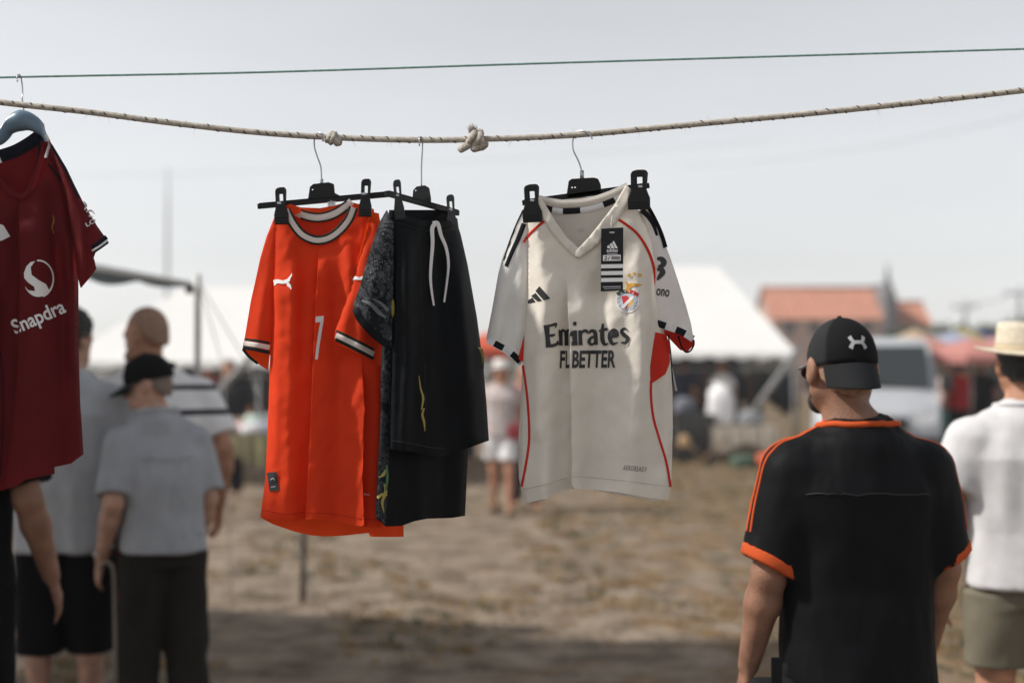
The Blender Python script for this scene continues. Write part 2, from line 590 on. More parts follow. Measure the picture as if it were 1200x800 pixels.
# pebbles and litter
mbp = MB()
for k in range(900):
    y = 5.5 + 14 * rg.random() ** 1.6; x = rg.uniform(-.4, .4) * y
    r = rg.uniform(.006, .020); g0 = gz(x, y)
    pts = [(x + math.cos(a) * r * rg.uniform(.7, 1.2), y + math.sin(a) * r * rg.uniform(.7, 1.2), g0 - .003) for a in (0, 1.05, 2.1, 3.14, 4.2, 5.2)] + [(x, y, g0 + r * .7)]
    mbp.add(pts, [(i, (i + 1) % 6, 6) for i in range(6)])
props(mbp.build("pebbles", mat("pebble", (.26, .22, .18), rough=.9, var=.4, vscale=2), smooth=True), "small loose stones strewn over the sandy ground", "pebbles", kind="stuff")

def place0(px, Y): return (px - 600) / FPX * Y
def zz(py, Y): return at(600, py, Y).z

# ---- stall canopies to the left (two of them beside the frame; they shade the people there)
M_TARPW = mat("white_tarp", (.84, .84, .83), rough=.6, var=.03, vscale=3, bump=.2, bscale=6, transl=.22)
M_TARPG = mat("grey_green_tarp", (.10, .12, .12), rough=.6, var=.1, vscale=3, transl=.06)
M_POLE = mat("galvanised_pole", (.36, .36, .35), rough=.45, metal=.6, var=.15, vscale=20)
def awning(name, label, corners, z_front, z_back, m, sag=.06, posts=True, cat="awning", valance=0.0):
    """corners: four (x,y) front-left, front-right, back-right, back-left; sagging sheet on poles"""
    root = empty(name, (*corners[0], 0), label, cat)
    a, b, c, d = [Vector((*p, 0)) for p in corners]
    n = 16
    V, F = [], []
    for j in range(n + 1):
        v = j / n
        for i in range(n + 1):
            u = i / n
            p = (a * (1 - u) + b * u) * (1 - v) + (d * (1 - u) + c * u) * v
            p.z = z_front + (z_back - z_front) * v - sag * math.sin(math.pi * u) * (.5 + .5 * math.sin(math.pi * v)) + .012 * noise.noise(p * 1.3)
            V.append(p)
    F = [(j * (n + 1) + i, j * (n + 1) + i + 1, (j + 1) * (n + 1) + i + 1, (j + 1) * (n + 1) + i) for j in range(n) for i in range(n)]
    o = mesh("canopy", V, F, m, root)
    md = o.modifiers.new("solid", 'SOLIDIFY'); md.thickness = .004
    if valance:
        VV, FF = [], []
        for i in range(n + 1):
            p = Vector(V[i]); dz = valance * (1 - .55 * abs(math.sin(i * math.pi / 4)))
            VV += [p + Vector((0, -.006, 0)), p + Vector((0, -.012, -dz))]
            if i: FF.append((2 * i - 2, 2 * i, 2 * i + 1, 2 * i - 1))
        mesh("valance", VV, FF, m, root)
    if posts:
        for (p, z_) in ((a, z_front), (b, z_front), (c, z_back), (d, z_back)):
            MB().tube([Vector((p.x, p.y, 0)), Vector((p.x, p.y, z_ + .02))], .022, 10).build("post", M_POLE, root, smooth=True)
    return root
awning("stall_awning", "near dark awning over the clothes stall beside the red jersey", [(-5.2, .6), (-1.86, .6), (-1.86, 4.7), (-5.2, 4.7)], 2.62, 2.62, M_TARPG, posts=True)
awning("stall_awning", "dark awning shading the visitors, next to the near awning", [(-6.4, 4.9), (-2.80, 4.9), (-2.80, 6.6), (-6.4, 6.6)], 2.55, 2.55, M_TARPG)
# unseen dark sheet added to shade the path, on two posts and beams
sl = awning("added_shade_sheet", "added dark sheet, unseen above the frame, casting shade on the path", [(-6.6, 5.1), (-2.05, 5.1), (-2.05, 7.9), (-6.6, 7.9)], 3.80, 3.86, M_TARPG, posts=False, sag=.10)
for y_ in (5.1, 7.9):
    MB().tube([(-6.6, y_, 0), (-6.6, y_, 3.9)], .03, 10).build("post", M_POLE, sl, smooth=True)
    MB().tube([(-6.6, y_, 3.88), (-2.05, y_, 3.88)], .02, 10).build("beam", M_POLE, sl, smooth=True)
# the awning whose corner shows
r3 = empty("market_awning", (-1.87, 8.4, 0), "pale awning corner with dark underside above the bald man", "awning")
pA, pB = at(-60, 290, 6.9), at(222, 334, 8.4)      # eave line
pC, pD = at(222, 334, 8.4) + Vector((-3.4, .9, .5)), at(-60, 290, 6.9) + Vector((-3.0, .6, .5))
V, F = [], []
n = 14
for j in range(n + 1):
    for i in range(n + 1):
        u, v = i / n, j / n
        p = (pA * (1 - u) + pB * u) * (1 - v) + (pD * (1 - u) + pC * u) * v
        p.z += -.05 * math.sin(math.pi * v) * math.sin(math.pi * u)
        V.append(p)
F = [(j * (n + 1) + i, j * (n + 1) + i + 1, (j + 1) * (n + 1) + i + 1, (j + 1) * (n + 1) + i) for j in range(n) for i in range(n)]
cn_ = mesh("canopy", V, F, M_TARPG, r3); cn_.modifiers.new("solid", 'SOLIDIFY').thickness = .006
MB().tube([pA + Vector((0, 0, .02)), pB + Vector((0, 0, .012))], [.032, .012], 10).build("eave_roll", M_TARPW, r3, smooth=True)
VV, FF = [], []
for i in range(41):
    u = i / 40
    p = pA * (1 - u) + pB * u
    dz = (.13 * (1 - u) + .012) * (.35 + .65 * abs(math.sin(u * math.pi * 4.0)))
    VV += [p + Vector((.01, -.02, -.01)), p + Vector((.01, -.03, -.01 - dz))]
    if i: FF.append((2 * i - 2, 2 * i, 2 * i + 1, 2 * i - 1))
mesh("valance", VV, FF, M_TARPG, r3)
ptop = at(232, 322, 8.4)
MB().tube([Vector((ptop.x, ptop.y, 0)), ptop], .018, 10).build("corner_post", M_POLE, r3, smooth=True)
MB().tube([pB, Vector((ptop.x, ptop.y, pB.z - .01))], .012, 8).build("eave_bracket", M_POLE, r3, smooth=True)
for q in (at(262, 430, 9.0), at(292, 430, 8.8)):
    MB().tube([ptop - Vector((0, 0, .03)), Vector((q.x, q.y, q.z)), Vector((q.x + (q.x - ptop.x) * 1.9, q.y, .02))], .004, 6).build("guy_rope", mat("pale_cord", (.6, .6, .58)), r3, smooth=True)
MB().box(at(222, 340, 8.4), (.022, .012, .02)).build("clamp", mat("dark_steel", (.03, .03, .035), rough=.5), r3)

# ---- white marquees
def marquee(label, px0, px1, Y0, Y1, eave, ridge, wall=True):
    x0, x1 = place0(px0, Y0), place0(px1, Y0)
    root = empty("marquee", ((x0 + x1) / 2, Y0, 0), label, "tent")
    ins = min(1.1, (x1 - x0) * .2)
    def panel(nm, pts, n=12, sag=.08):
        a, b, c, d = [Vector(p) for p in pts]
        V, F = [], []
        for j in range(n + 1):
            for i in range(n + 1):
                u, v = i / n, j / n
                p = (a * (1 - u) + b * u) * (1 - v) + (d * (1 - u) + c * u) * v
                p.z -= sag * math.sin(math.pi * u) * math.sin(math.pi * v) + .03 * math.sin(math.pi * u * 4) ** 2 * (1 - v) * .5
                V.append(p)
        F = [(j * (n + 1) + i, j * (n + 1) + i + 1, (j + 1) * (n + 1) + i + 1, (j + 1) * (n + 1) + i) for j in range(n) for i in range(n)]
        o = mesh(nm, V, F, M_TARPW, root)
        return o
    ym = (Y0 + Y1) / 2
    A, B, C, D = (x0, Y0, eave), (x1, Y0, eave), (x1, Y1, eave), (x0, Y1, eave)
    R0, R1 = (x0 + ins, ym, ridge), (x1 - ins, ym, ridge)
    panel("front_roof", (A, B, R1, R0)); panel("back_roof", (C, D, R0, R1))
    panel("end_roof", (B, C, R1, R1)); panel("end_roof", (D, A, R0, R0))
    VV, FF = [], []
    nv = 60
    for i in range(nv + 1):
        u = i / nv
        VV += [(x0 + (x1 - x0) * u, Y0 - .01, eave + .01), (x0 + (x1 - x0) * u, Y0 - .03, eave - .05 - .05 * abs(math.sin(u * math.pi * 12)))]
        if i: FF.append((2 * i - 2, 2 * i, 2 * i + 1, 2 * i - 1))
    mesh("valance", VV, FF, M_TARPW, root)
    k = max(2, int((x1 - x0) / 2.4) + 1)
    for i in range(k):
        xx = x0 + .05 + (x1 - x0 - .1) * i / (k - 1)
        for yy in (Y0 + .05, Y1 - .05):
            MB().tube([Vector((xx, yy, 0)), Vector((xx, yy, eave))], .025, 8).build("post", M_POLE, root, smooth=True)
    if wall:
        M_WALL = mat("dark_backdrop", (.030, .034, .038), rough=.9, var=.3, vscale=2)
        n = 40
        V, F = [], []
        for i in range(n + 1):
            xx = x0 + (x1 - x0) * i / n
            o_ = .06 * math.sin(i * 1.7) + .04 * math.sin(i * .6)
            V += [(xx, Y1 - .1 + o_, 0), (xx, Y1 - .1, eave)]
            if i: F.append((2 * i - 2, 2 * i, 2 * i + 1, 2 * i - 1))
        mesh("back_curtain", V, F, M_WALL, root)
    return root
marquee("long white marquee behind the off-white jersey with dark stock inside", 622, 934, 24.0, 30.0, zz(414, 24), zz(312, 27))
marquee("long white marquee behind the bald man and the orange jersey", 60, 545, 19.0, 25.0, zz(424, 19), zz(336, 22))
MB_ = MB().tube([Vector((place0(936, 23.5), 23.5, zz(408, 23.5))), Vector((place0(868, 23.5), 23.5, zz(502, 23.5)))], .05, 8)
props(MB_.build("tent_brace", mat("grey_brace", (.20, .20, .20), rough=.5), smooth=True), "slanting grey brace pole at the corner of the white marquee", "pole")

# thin stake below the orange jersey
sk_ = ground_pt(355, 702)
st = empty("ground_stake", (sk_.x, sk_.y, 0), "thin grey metal stake in the sand below the orange jersey", "stake")
MB().tube([sk_ + Vector((0, 0, -.02)), sk_ + Vector((.012, 0, 1.15))], .022, 8).build("stake_rod", mat("rusty_steel", (.16, .14, .12), rough=.7, metal=.3, var=.3, vscale=20), st, smooth=True)
MB().tube([sk_ + Vector((.012, 0, 1.12)), sk_ + Vector((.012, 0, 1.17))], .034, 8).build("stake_head", MATS["rusty_steel"], st, smooth=True)

# ---- chapel with orange roof
M_TILE = mat("roof_tile", (.44, .20, .135), rough=.85, var=.25, vscale=3)
M_WALLR = mat("chapel_wall", (.42, .30, .25), rough=.9, var=.15, vscale=2)
M_GABLE = mat("grey_stone", (.14, .14, .15), rough=.9, var=.2, vscale=2)
YC0 = 88.0
def cx(px): return place0(px, YC0)
ch = empty("chapel", (cx(980), YC0, 0), "chapel with orange tiled roof and grey pointed gable far behind the cap", "building")
def house(x0, x1, y0, y1, zw, zr, over=.25, nm=""):
    mb = MB().box(((x0 + x1) / 2, (y0 + y1) / 2, zw / 2), ((x1 - x0) / 2, (y1 - y0) / 2, zw / 2))
    w = mb.build("wall", M_WALLR, ch)
    ym = (y0 + y1) / 2
    for (ya, s_) in ((y0 - over, 1), (y1 + over, -1)):
        nr = 14
        for r_ in range(1):
            pass
        V, F = [], []
        ncol = 48
        for j in range(9):
            v = j / 8
            for i in range(ncol + 1):
                u = i / ncol
                V.append((x0 - over + (x1 - x0 + 2 * over) * u, ya + (ym - ya) * v, zw - .12 + (zr - zw + .12) * v + .035 * math.cos(i * math.pi)))
        F = [(j * (ncol + 1) + i, j * (ncol + 1) + i + 1, (j + 1) * (ncol + 1) + i + 1, (j + 1) * (ncol + 1) + i) for j in range(8) for i in range(ncol)]
        ro = mesh("roof", V, F, M_TILE, ch, smooth=False)
        MB().tube([(x0 - over, ym, zr + .05), (x1 + over, ym, zr + .05)], .10, 8).build("ridge", M_TILE, ro if False else ch, smooth=True)
    for xg in (x0, x1):
        mesh("gable", [(xg + (.004 if xg == x1 else -.004), y0, zw - .02), (xg + (.004 if xg == x1 else -.004), y1, zw - .02), (xg + (.004 if xg == x1 else -.004), ym, zr - .1)], [(0, 1, 2)], M_WALLR, ch, smooth=False)
house(cx(906), cx(1036), YC0, YC0 + 6, zz(372, YC0), zz(338, YC0 + 3))
house(cx(1046), cx(1093), YC0 + 1, YC0 + 5, zz(378, YC0), zz(355, YC0 + 3))
gx = cx(1041)
mesh("pointed_gable", [(gx - .45, YC0 - .6, 0), (gx + .55, YC0 - .6, 0), (gx + .40, YC0 - .6, zz(350, YC0)), (gx, YC0 - .6, zz(330, YC0)), (gx - .25, YC0 - .6, zz(345, YC0)),
      (gx - .45, YC0 + 6.4, 0), (gx + .55, YC0 + 6.4, 0), (gx + .40, YC0 + 6.4, zz(350, YC0)), (gx, YC0 + 6.4, zz(330, YC0)), (gx - .25, YC0 + 6.4, zz(345, YC0))],
     [(0, 1, 2, 3, 4), (9, 8, 7, 6, 5), (0, 5, 6, 1), (1, 6, 7, 2), (2, 7, 8, 3), (3, 8, 9, 4), (4, 9, 5, 0)], M_GABLE, ch, smooth=False)
MB().tube([(gx - .1, YC0 - .3, zz(335, YC0)), (gx - .12, YC0 - .3, zz(310, YC0))], [.22, .05], 8).build("spire", M_GABLE, ch, smooth=True)
for px_ in (925, 955, 985, 1015):
    MB().box((cx(px_), YC0 - .02, zz(380, YC0) - .2), (.28, .03, .42)).build("window", mat("chapel_glass", (.05, .055, .06), rough=.2), ch)

# ---- trees behind the stalls
M_LEAF = mat("leaves", (.065, .085, .045), rough=.7, var=.45, vscale=1.2, transl=.2)
M_BARK = mat("bark", (.10, .075, .055), rough=.9)
def tree(label, px, Y, top_py, wid, seed, grp="trees behind the market"):
    r_ = random.Random(seed)
    x = place0(px, Y); zt = zz(top_py, Y)
    root = empty("broadleaf_tree", (x, Y, 0), label, "tree", grp)
    mb = MB().tube([(x, Y, -.05), (x + .05, Y, zt * .3), (x - .05, Y, zt * .62)], [.16, .12, .05], 8)
    for k in range(6):
        a = r_.uniform(0, 6.28); h0 = zt * r_.uniform(.3, .5)
        mb.tube([(x, Y, h0), (x + math.cos(a) * wid * .3, Y + math.sin(a) * wid * .3, h0 + zt * .18), (x + math.cos(a) * wid * .55, Y + math.sin(a) * wid * .55, h0 + zt * .3)], [.07, .04, .015], 6)
    mb.build("trunk", M_BARK, root, smooth=True)
    cl = MB()
    for c in range(26):
        a = r_.uniform(0, 6.28); rr_ = wid * r_.random() ** .5; hz_ = zt * r_.uniform(.42, .93)
        k = 1 - abs(hz_ / zt - .62) * 1.2
        cc = Vector((x + math.cos(a) * rr_ * k, Y + math.sin(a) * rr_ * k, hz_))
        cr = wid * r_.uniform(.22, .40)
        for l in range(70):
            d = Vector((r_.gauss(0, 1), r_.gauss(0, 1), r_.gauss(0, 1))).normalized() * cr * r_.uniform(.5, 1.05)
            d.z *= .7
            p = cc + d; s_ = r_.uniform(.06, .13)
            u = Vector((r_.gauss(0, 1), r_.gauss(0, 1), r_.gauss(0, 1))).normalized() * s_; w_ = u.cross(Vector((r_.gauss(0, 1), r_.gauss(0, 1), r_.gauss(0, 1)))).normalized() * s_ * .55
            cl.add([p - u, p + w_, p + u, p - w_], [(0, 1, 2, 3)])
    cl.build("crown", M_LEAF, root)
for i, (px_, Y_, tp_, w_, lb) in enumerate([(1062, 62, 386, 1.3, "leafy tree just beside the chapel roof"), (1095, 60, 376, 1.7, "taller leafy tree behind the coloured parasols"), (1132, 64, 384, 1.6, "leafy tree at the foot of the utility pole"), (1168, 62, 380, 1.6, "leafy tree behind the straw hat"), (1212, 60, 374, 1.9, "leafy tree at the far edge beyond the straw hat"), (880, 66, 392, 1.3, "small leafy tree beyond the marquee corner")]):
    tree(lb, px_, Y_, tp_, w_, 30 + i)
# distant low wood along the horizon
mbw = MB(); rw = random.Random(3)
for k in range(900):
    x = rw.uniform(-130, 130); y = rw.uniform(150, 165); hgt = 2.2 + 2.0 * abs(noise.noise(Vector((x * .06, 0, 0)))) + rw.uniform(-.5, .8)
    for l in range(7):
        p = Vector((x + rw.uniform(-.9, .9), y + rw.uniform(-.9, .9), hgt * rw.random() ** .6)); s_ = rw.uniform(.4, .8)
        u = Vector((rw.gauss(0, 1), rw.gauss(0, 1), rw.gauss(0, 1))).normalized() * s_; w_ = u.cross(Vector((rw.gauss(0, 1), 1, rw.gauss(0, 1)))).normalized() * s_ * .7
        mbw.add([p - u, p + w_, p + u, p - w_], [(0, 1, 2, 3)])
props(mbw.build("far_wood", M_LEAF), "low dark line of far woodland along the horizon", "wood", kind="stuff")

# ---- mast and poles with cables
M_FARP = mat("grey_mast", (.34, .35, .37), rough=.6)
def pole(name, label, px, Y, top_py, r0, r1, arms=(), cat="pole"):
    x = place0(px, Y); z = zz(top_py, Y)
    root = empty(name, (x, Y, 0), label, cat)
    MB().tube([(x, Y, 0), (x, Y, z * .82), (x, Y, z)], [r0, (r0 + r1) / 2, r1], 8).build("shaft", M_FARP, root, smooth=True)
    for dz, w in arms:
        MB().box((x, Y, z - dz), (w, .05, .05)).build("cross_arm", M_FARP, root)
        for sx_ in (-.8, .8):
            MB().tube([(x + sx_ * w, Y, z - dz), (x + sx_ * w, Y, z - dz + .18)], .04, 6).build("insulator", M_FARP, root, smooth=True)
    return Vector((x, Y, z))
mt = pole("radio_mast", "tall thin pale mast rising behind the bald man", 195.5, 75, 198, .11, .045, ())
p1 = pole("utility_pole", "utility pole with cross arm beyond the coloured parasols", 1131, 66, 352, .13, .09, [(.3, .6)])
p2 = pole("utility_pole", "taller utility pole near the edge above the straw hat", 1195, 64, 336, .14, .10, [(.3, .7)])
p3 = Vector((place0(1330, 60), 60, 7.0))
M_CABLE = mat("cable", (.10, .10, .11), rough=.6)
def cable(label, a, b, sag, r=.02):
    pts = [a.lerp(b, t) - Vector((0, 0, sag * 4 * t * (1 - t))) for t in np.linspace(0, 1, 25)]
    props(MB().tube(pts, r, 5).build("overhead_cable", M_CABLE, smooth=True), label, "cable")
cable("thin cable sagging between the two utility poles", p1 + Vector((0, 0, -.1)), p2 + Vector((0, 0, -.1)), .25)
cable("faint high cable crossing the sky below the thick rope", at(800, 195, 55), at(1350, 95, 40), .5, .007)
cable("faint high cable crossing the sky beside the dark red jersey", at(-200, 210, 60), at(900, 165, 60), .4, .007)

# ---- van facing the camera
def van():
    YV = 20.0
    x0 = place0(1026, YV)
    root = empty("parked_van", (x0, YV, 0), "silver white van parked nose forward behind the cap man", "van")
    root.rotation_euler = (0, 0, math.radians(-16)); root.scale = (.90, 1, .98)
    M_V = mat("silver_paint", (.44, .46, .49), rough=.25, metal=.15, var=.04, vscale=2)
    M_G = mat("tinted_glass", (.02, .026, .028), rough=.05, spec=.8)
    M_K = mat("black_trim_plastic", (.02, .02, .022), rough=.5)
    # (y, z, half width)
    prof = [(.02, .30, .90), (-.05, .45, .97), (-.05, .70, .98), (.0, .95, .97), (.10, 1.08, .95), (.55, 1.24, .94), (.72, 1.30, .93), (1.02, 1.62, .89), (1.30, 1.93, .83), (1.45, 2.02, .79), (1.75, 2.07, .77), (3.2, 2.09, .77), (4.75, 2.05, .77), (4.9, 1.7, .85), (4.95, 1.2, .95), (4.95, .35, .93)]
    V, F = [], []
    nc = 9
    for (y_, z_, w_) in prof:
        for i in range(nc):
            u = -1 + 2 * i / (nc - 1)
            V.append((u * w_, y_ + .10 * abs(u) ** 4 * (1 if y_ < 2 else -1), z_ - .03 * u * u))
    for j in range(len(prof) - 1):
        for i in range(nc - 1): F.append((j * nc + i, j * nc + i + 1, (j + 1) * nc + i + 1, (j + 1) * nc + i))
    # sides
    for s_ in (-1, 1):
        base = len(V)
        for (y_, z_, w_) in prof:
            V.append((s_ * w_, y_ + .10 * (1 if y_ < 2 else -1), z_ - .03))
        F.append(tuple(range(base, base + len(prof)))[::s_])
    b = mesh("body", V, F, M_V, root, smooth=False, local=True); bevel(b, .02, 2)
    def quad(nm, pts, m, thick=.01):
        o = mesh(nm, pts, [tuple(range(len(pts)))], m, root, smooth=False, local=True)
        md = o.modifiers.new("solid", 'SOLIDIFY'); md.thickness = thick
        return o
    quad("windscreen", [(-.82, .70, 1.31), (.82, .70, 1.31), (.80, .98, 1.64), (.75, 1.24, 1.93), (-.75, 1.24, 1.93), (-.80, .98, 1.64)], M_G)
    for s_ in (-1, 1):
        quad("side_window", [(s_ * .955, .98, 1.30), (s_ * .955, 1.9, 1.30), (s_ * .85, 1.9, 1.86), (s_ * .85, 1.42, 1.86)], M_G)
        quad("headlight", [(s_ * .60, -.10, .78), (s_ * .90, -.03, .80), (s_ * .92, .02, .98), (s_ * .62, -.06, .96)], mat("lamp_glass", (.6, .62, .65), rough=.1))
        bevel(MB().box((s_ * 1.08, .95, 1.38), (.10, .05, .13)).build("wing_mirror", M_K, root, local=True), .03)
        for y_ in (.85, 4.05):
            w = MB().tube([(s_ * .78, y_, .33), (s_ * .80, y_, .33), (s_ * .96, y_, .33), (s_ * .98, y_, .33)], [.28, .33, .33, .28], 24).build("wheel", M_K, root, smooth=False, local=True)
            MB().tube([(s_ * .96, y_, .33), (s_ * .985, y_, .33)], [.2, .18], 16).build("rim", M_STEEL, w, local=True)
    bevel(MB().box((0, -.10, .48), (.96, .06, .14)).build("bumper", M_K, root, local=True), .03)
    bevel(MB().box((0, -.085, .80), (.50, .03, .09)).build("grille", M_K, root, local=True), .01)
    MB().box((0, -.17, .50), (.26, .01, .055)).build("number_plate", mat("plate_white", (.7, .7, .68)), root, local=True)
    bevel(MB().box((0, -.125, .82), (.07, .01, .045)).build("badge", M_STEEL, root, local=True), .01)
    for s_ in (-.35, .35):
        MB().tube([(s_, .66, 1.32), (s_ - .45, .80, 1.46)], .012, 6).build("wiper", M_K, root, local=True)
van()

# ---- parasols over the stalls at the right
def parasol(label, px, Y, top_py, rad, m, n=8, drop=.30, tilt=0.0):
    x = place0(px, Y); z = zz(top_py, Y)
    root = empty("market_parasol", (x, Y, 0), label, "parasol", "parasols over the far stalls")
    V, F = [], []
    for i in range(n):
        a = 2 * math.pi * (i + .5) / n
        for (q, dz) in ((0.02, 0), (.5, -drop * .40), (1, -drop)):
            V.append((x + math.cos(a) * rad * q, Y + math.sin(a) * rad * q, z + dz + tilt * math.cos(a) * q * rad))
        V.append((x + math.cos(a) * rad * 1.005, Y + math.sin(a) * rad * 1.005, z - drop - .13 + tilt * math.cos(a) * rad))
    for i in range(n):
        j = (i + 1) % n
        for k in range(3): F.append((i * 4 + k, j * 4 + k, j * 4 + k + 1, i * 4 + k + 1))
    mesh("canopy", V, F, m, root, smooth=False)
    MB().tube([(x, Y, 0), (x, Y, z + .06)], .025, 8).build("pole", M_POLE, root, smooth=True)
    for i in range(n):
        a = 2 * math.pi * (i + .5) / n
        MB().tube([(x, Y, z - .06), (x + math.cos(a) * rad * .97, Y + math.sin(a) * rad * .97, z - drop - .02 + tilt * math.cos(a) * rad)], .008, 5).build("rib", M_POLE, root)
def cloth_m(n, c): return mat(n, c, rough=.8, var=.08, vscale=3, transl=.3)
parasol("salmon red parasol next to the silver van", 1082, 25, 393, .75, cloth_m("salmon_canvas", (.56, .25, .20)))
parasol("cream parasol behind the salmon red parasol", 1072, 28, 386, .62, cloth_m("cream_canvas", (.55, .42, .28)))
parasol("pale blue parasol between the red ones", 1118, 26, 388, .70, cloth_m("blue_canvas", (.38, .42, .56)))
parasol("yellow parasol behind the pale blue one", 1128, 30, 385, .65, cloth_m("yellow_canvas", (.50, .42, .12)))
parasol("wide red parasol beside the straw hat", 1138, 23.5, 396, .85, cloth_m("red_canvas", (.60, .27, .24)))
parasol("coral parasol farthest toward the edge behind the straw hat", 1185, 26, 390, .9, cloth_m("coral_canvas", (.58, .32, .27)))
parasol("orange-red parasol behind the walking woman", 578, 23, 388, .85, cloth_m("orange_canvas", (.65, .12, .06)))
parasol("dark blue parasol at the back behind the yellow one", 1152, 31, 386, .5, cloth_m("navy_canvas", (.05, .06, .2)))

# ---- tables with goods
def table(name, label, x0, x1, y0, y1, h, top_m, skirt_m=None, skirt=.28, cat="table"):
    root = empty(name, ((x0 + x1) / 2, (y0 + y1) / 2, 0), label, cat)
    bevel(MB().box(((x0 + x1) / 2, (y0 + y1) / 2, h - .015), ((x1 - x0) / 2, (y1 - y0) / 2, .015)).build("table_top", top_m, root), .006)
    for xx in (x0 + .05, x1 - .05):
        for yy in (y0 + .05, y1 - .05):
            MB().tube([(xx, yy, 0), (xx, yy, h - .03)], .02, 8).build("leg", M_POLE, root, smooth=True)
    if skirt_m:
        V, F = [], []
        n = 40
        for i in range(n + 1):
            u = i / n; xx = x0 - .02 + (x1 - x0 + .04) * u
            w = .02 * math.sin(i * 1.3) + .015 * math.sin(i * .7)
            V += [(xx, y0 - .025, h + .004), (xx, y0 - .035 + w * .3, h - .12), (xx + w, y0 - .04 + w, h - skirt - .07 * math.sin(u * 9))]
            if i:
                k = 3 * i
                F += [(k - 3, k, k + 1, k - 2), (k - 2, k + 1, k + 2, k - 1)]
        V += [(x0 - .02, y1, h + .004), (x1 + .02, y1, h + .004)]
        F.append((0, 3 * n, len(V) - 1, len(V) - 2))
        mesh("table_cloth", V, F, skirt_m, root)
    return root
def pile(name, label, c, sz, m, seed, cat="clothing", grp=None):
    """soft heap: a rounded lump with creases"""
    bm = bmesh.new(); bmesh.ops.create_icosphere(bm, subdivisions=3, radius=1)
    for v in bm.verts:
        p = v.co.copy(); p = Vector((math.copysign(abs(p.x) ** .7, p.x), math.copysign(abs(p.y) ** .7, p.y), math.copysign(abs(p.z) ** .8, p.z)))
        p *= 1 + .18 * noise.fractal(p * 2.2 + Vector((seed, 0, 0)), 1.0, 2.0, 3)
        v.co = Vector((p.x * sz[0], p.y * sz[1], max(p.z, -.55) * sz[2] + .55 * sz[2]))
    me = bpy.data.meshes.new(name); bm.to_mesh(me); bm.free()
    me.polygons.foreach_set("use_smooth", [True] * len(me.polygons)); me.materials.append(m)
    o = bpy.data.objects.new(name, me); o.location = c; COL.objects.link(o)
    return props(o, label, cat, grp)
YT = 14.8
def tx(px): return place0(px, YT)
table("stall_table", "stall table with olive cloth under clothing heaps, left of the orange jersey", tx(205), tx(330), YT, YT + 1.0, .86, mat("wood_board", (.3, .22, .15)), fabric("olive_cloth", (.24, .22, .13), transl=.05))
cols = [("pink_stack", (.55, .38, .38), "pink"), ("white_stack", (.66, .66, .68), "white"), ("lilac_stack", (.42, .42, .50), "lilac"), ("mint_stack", (.42, .52, .46), "mint green"), ("brown_stack", (.20, .14, .09), "brown"), ("grey_stack", (.20, .20, .21), "grey"), ("rose_stack", (.50, .30, .32), "rose"), ("sand_stack", (.46, .38, .28), "sand-coloured"), ("steel_stack", (.30, .33, .38), "steel blue")]
spots = [(278, .15, .2), (293, .1, .17), (305, .2, .2), (287, .45, .3), (270, .7, .25), (301, .75, .3), (262, .3, .2), (316, .35, .2), (252, .55, .24)]
where = ["at the front of", "in the middle front of", "at the end of", "in the middle of", "at the back of", "at the back end of", "near the man's elbow on", "against the jersey side of", "farthest behind the elbow on"]
for i, ((nm, c_, cn2), (px_, dy, hh)) in enumerate(zip(cols, spots)):
    pile("folded_clothing", f"{cn2} heap of clothing {where[i]} the stall table", (tx(px_), YT + dy, .866), (.10 + .02 * (i % 3), .12, hh * .42), mat(nm, c_, rough=.9, var=.12, vscale=10), i * 3.3, "clothing", "clothing heaps on the stall table")
props(mesh("stall_brace", *(lambda mb: (mb.V, mb.F))(MB().tube([(place0(299, 14.2), 14.2, zz(414, 14.2)), (place0(240, 14.2), 14.2, zz(476, 14.2))], .035, 8)), mat("grey_brace", (.2, .2, .2))), "slanting grey brace pole over the clothing table", "pole")
# goods under the right marquee
YU = 23.2
def ux(px): return place0(px, YU)
table("counter", "cream counter under the white marquee beside the cap man", ux(834), ux(912), YU, YU + .8, zz(500, YU), mat("cream_board", (.48, .43, .36)), mat("cream_cloth", (.46, .41, .34)), .34)
pile("white_sack", "tall white bundle on the cream counter", (ux(850), YU + .5, zz(500, YU) + .02), (.22, .2, .42), mat("white_bundle", (.74, .74, .76), rough=.8), 3.0, "bundle")
pile("grey_bundle", "grey bundle beside the white bundle on the counter", (ux(884), YU + .4, zz(500, YU) + .02), (.22, .2, .16), mat("grey_bundle_cloth", (.26, .27, .29), rough=.9), 6.0, "bundle")
table("low_rack", "low dark rack with a red-brown top under the marquee", ux(794), ux(838), YU + .2, YU + 1.0, zz(486, YU), mat("redbrown_board", (.22, .07, .045)), mat("dark_rack_cloth", (.035, .035, .035)), .75)
pile("grey_bundle", "slate bundle on the red-brown rack", (ux(806), YU + .5, zz(486, YU) + .01), (.18, .18, .17), mat("slate_cloth", (.12, .13, .16)), 2.2, "bundle")
pile("straw_basket", "small tan basket hanging low at the dark rack", (ux(801), YU - .1, .28), (.09, .09, .13), mat("basket_tan", (.42, .28, .14)), 9.1, "basket")
pile("cloth_heap", "orange-red cloth heap on the ground near the black shoulder", (ux(890), YU - .8, 0), (.22, .2, .15), mat("orange_cloth", (.50, .09, .04)), 1.1, "cloth")
pile("cloth_heap", "dark green cloth heap on the ground beside the orange-red one", (ux(862), YU - .8, 0), (.22, .2, .13), mat("green_cloth", (.05, .09, .06)), 5.1, "cloth")
for (pa, pb) in (((792, 512), (822, 545)), ((842, 512), (818, 545))):
    pass
tr = empty("trestle", (ux(818), YU - .5, 0), "small crossed wooden trestle in front of the dark rack", "trestle")
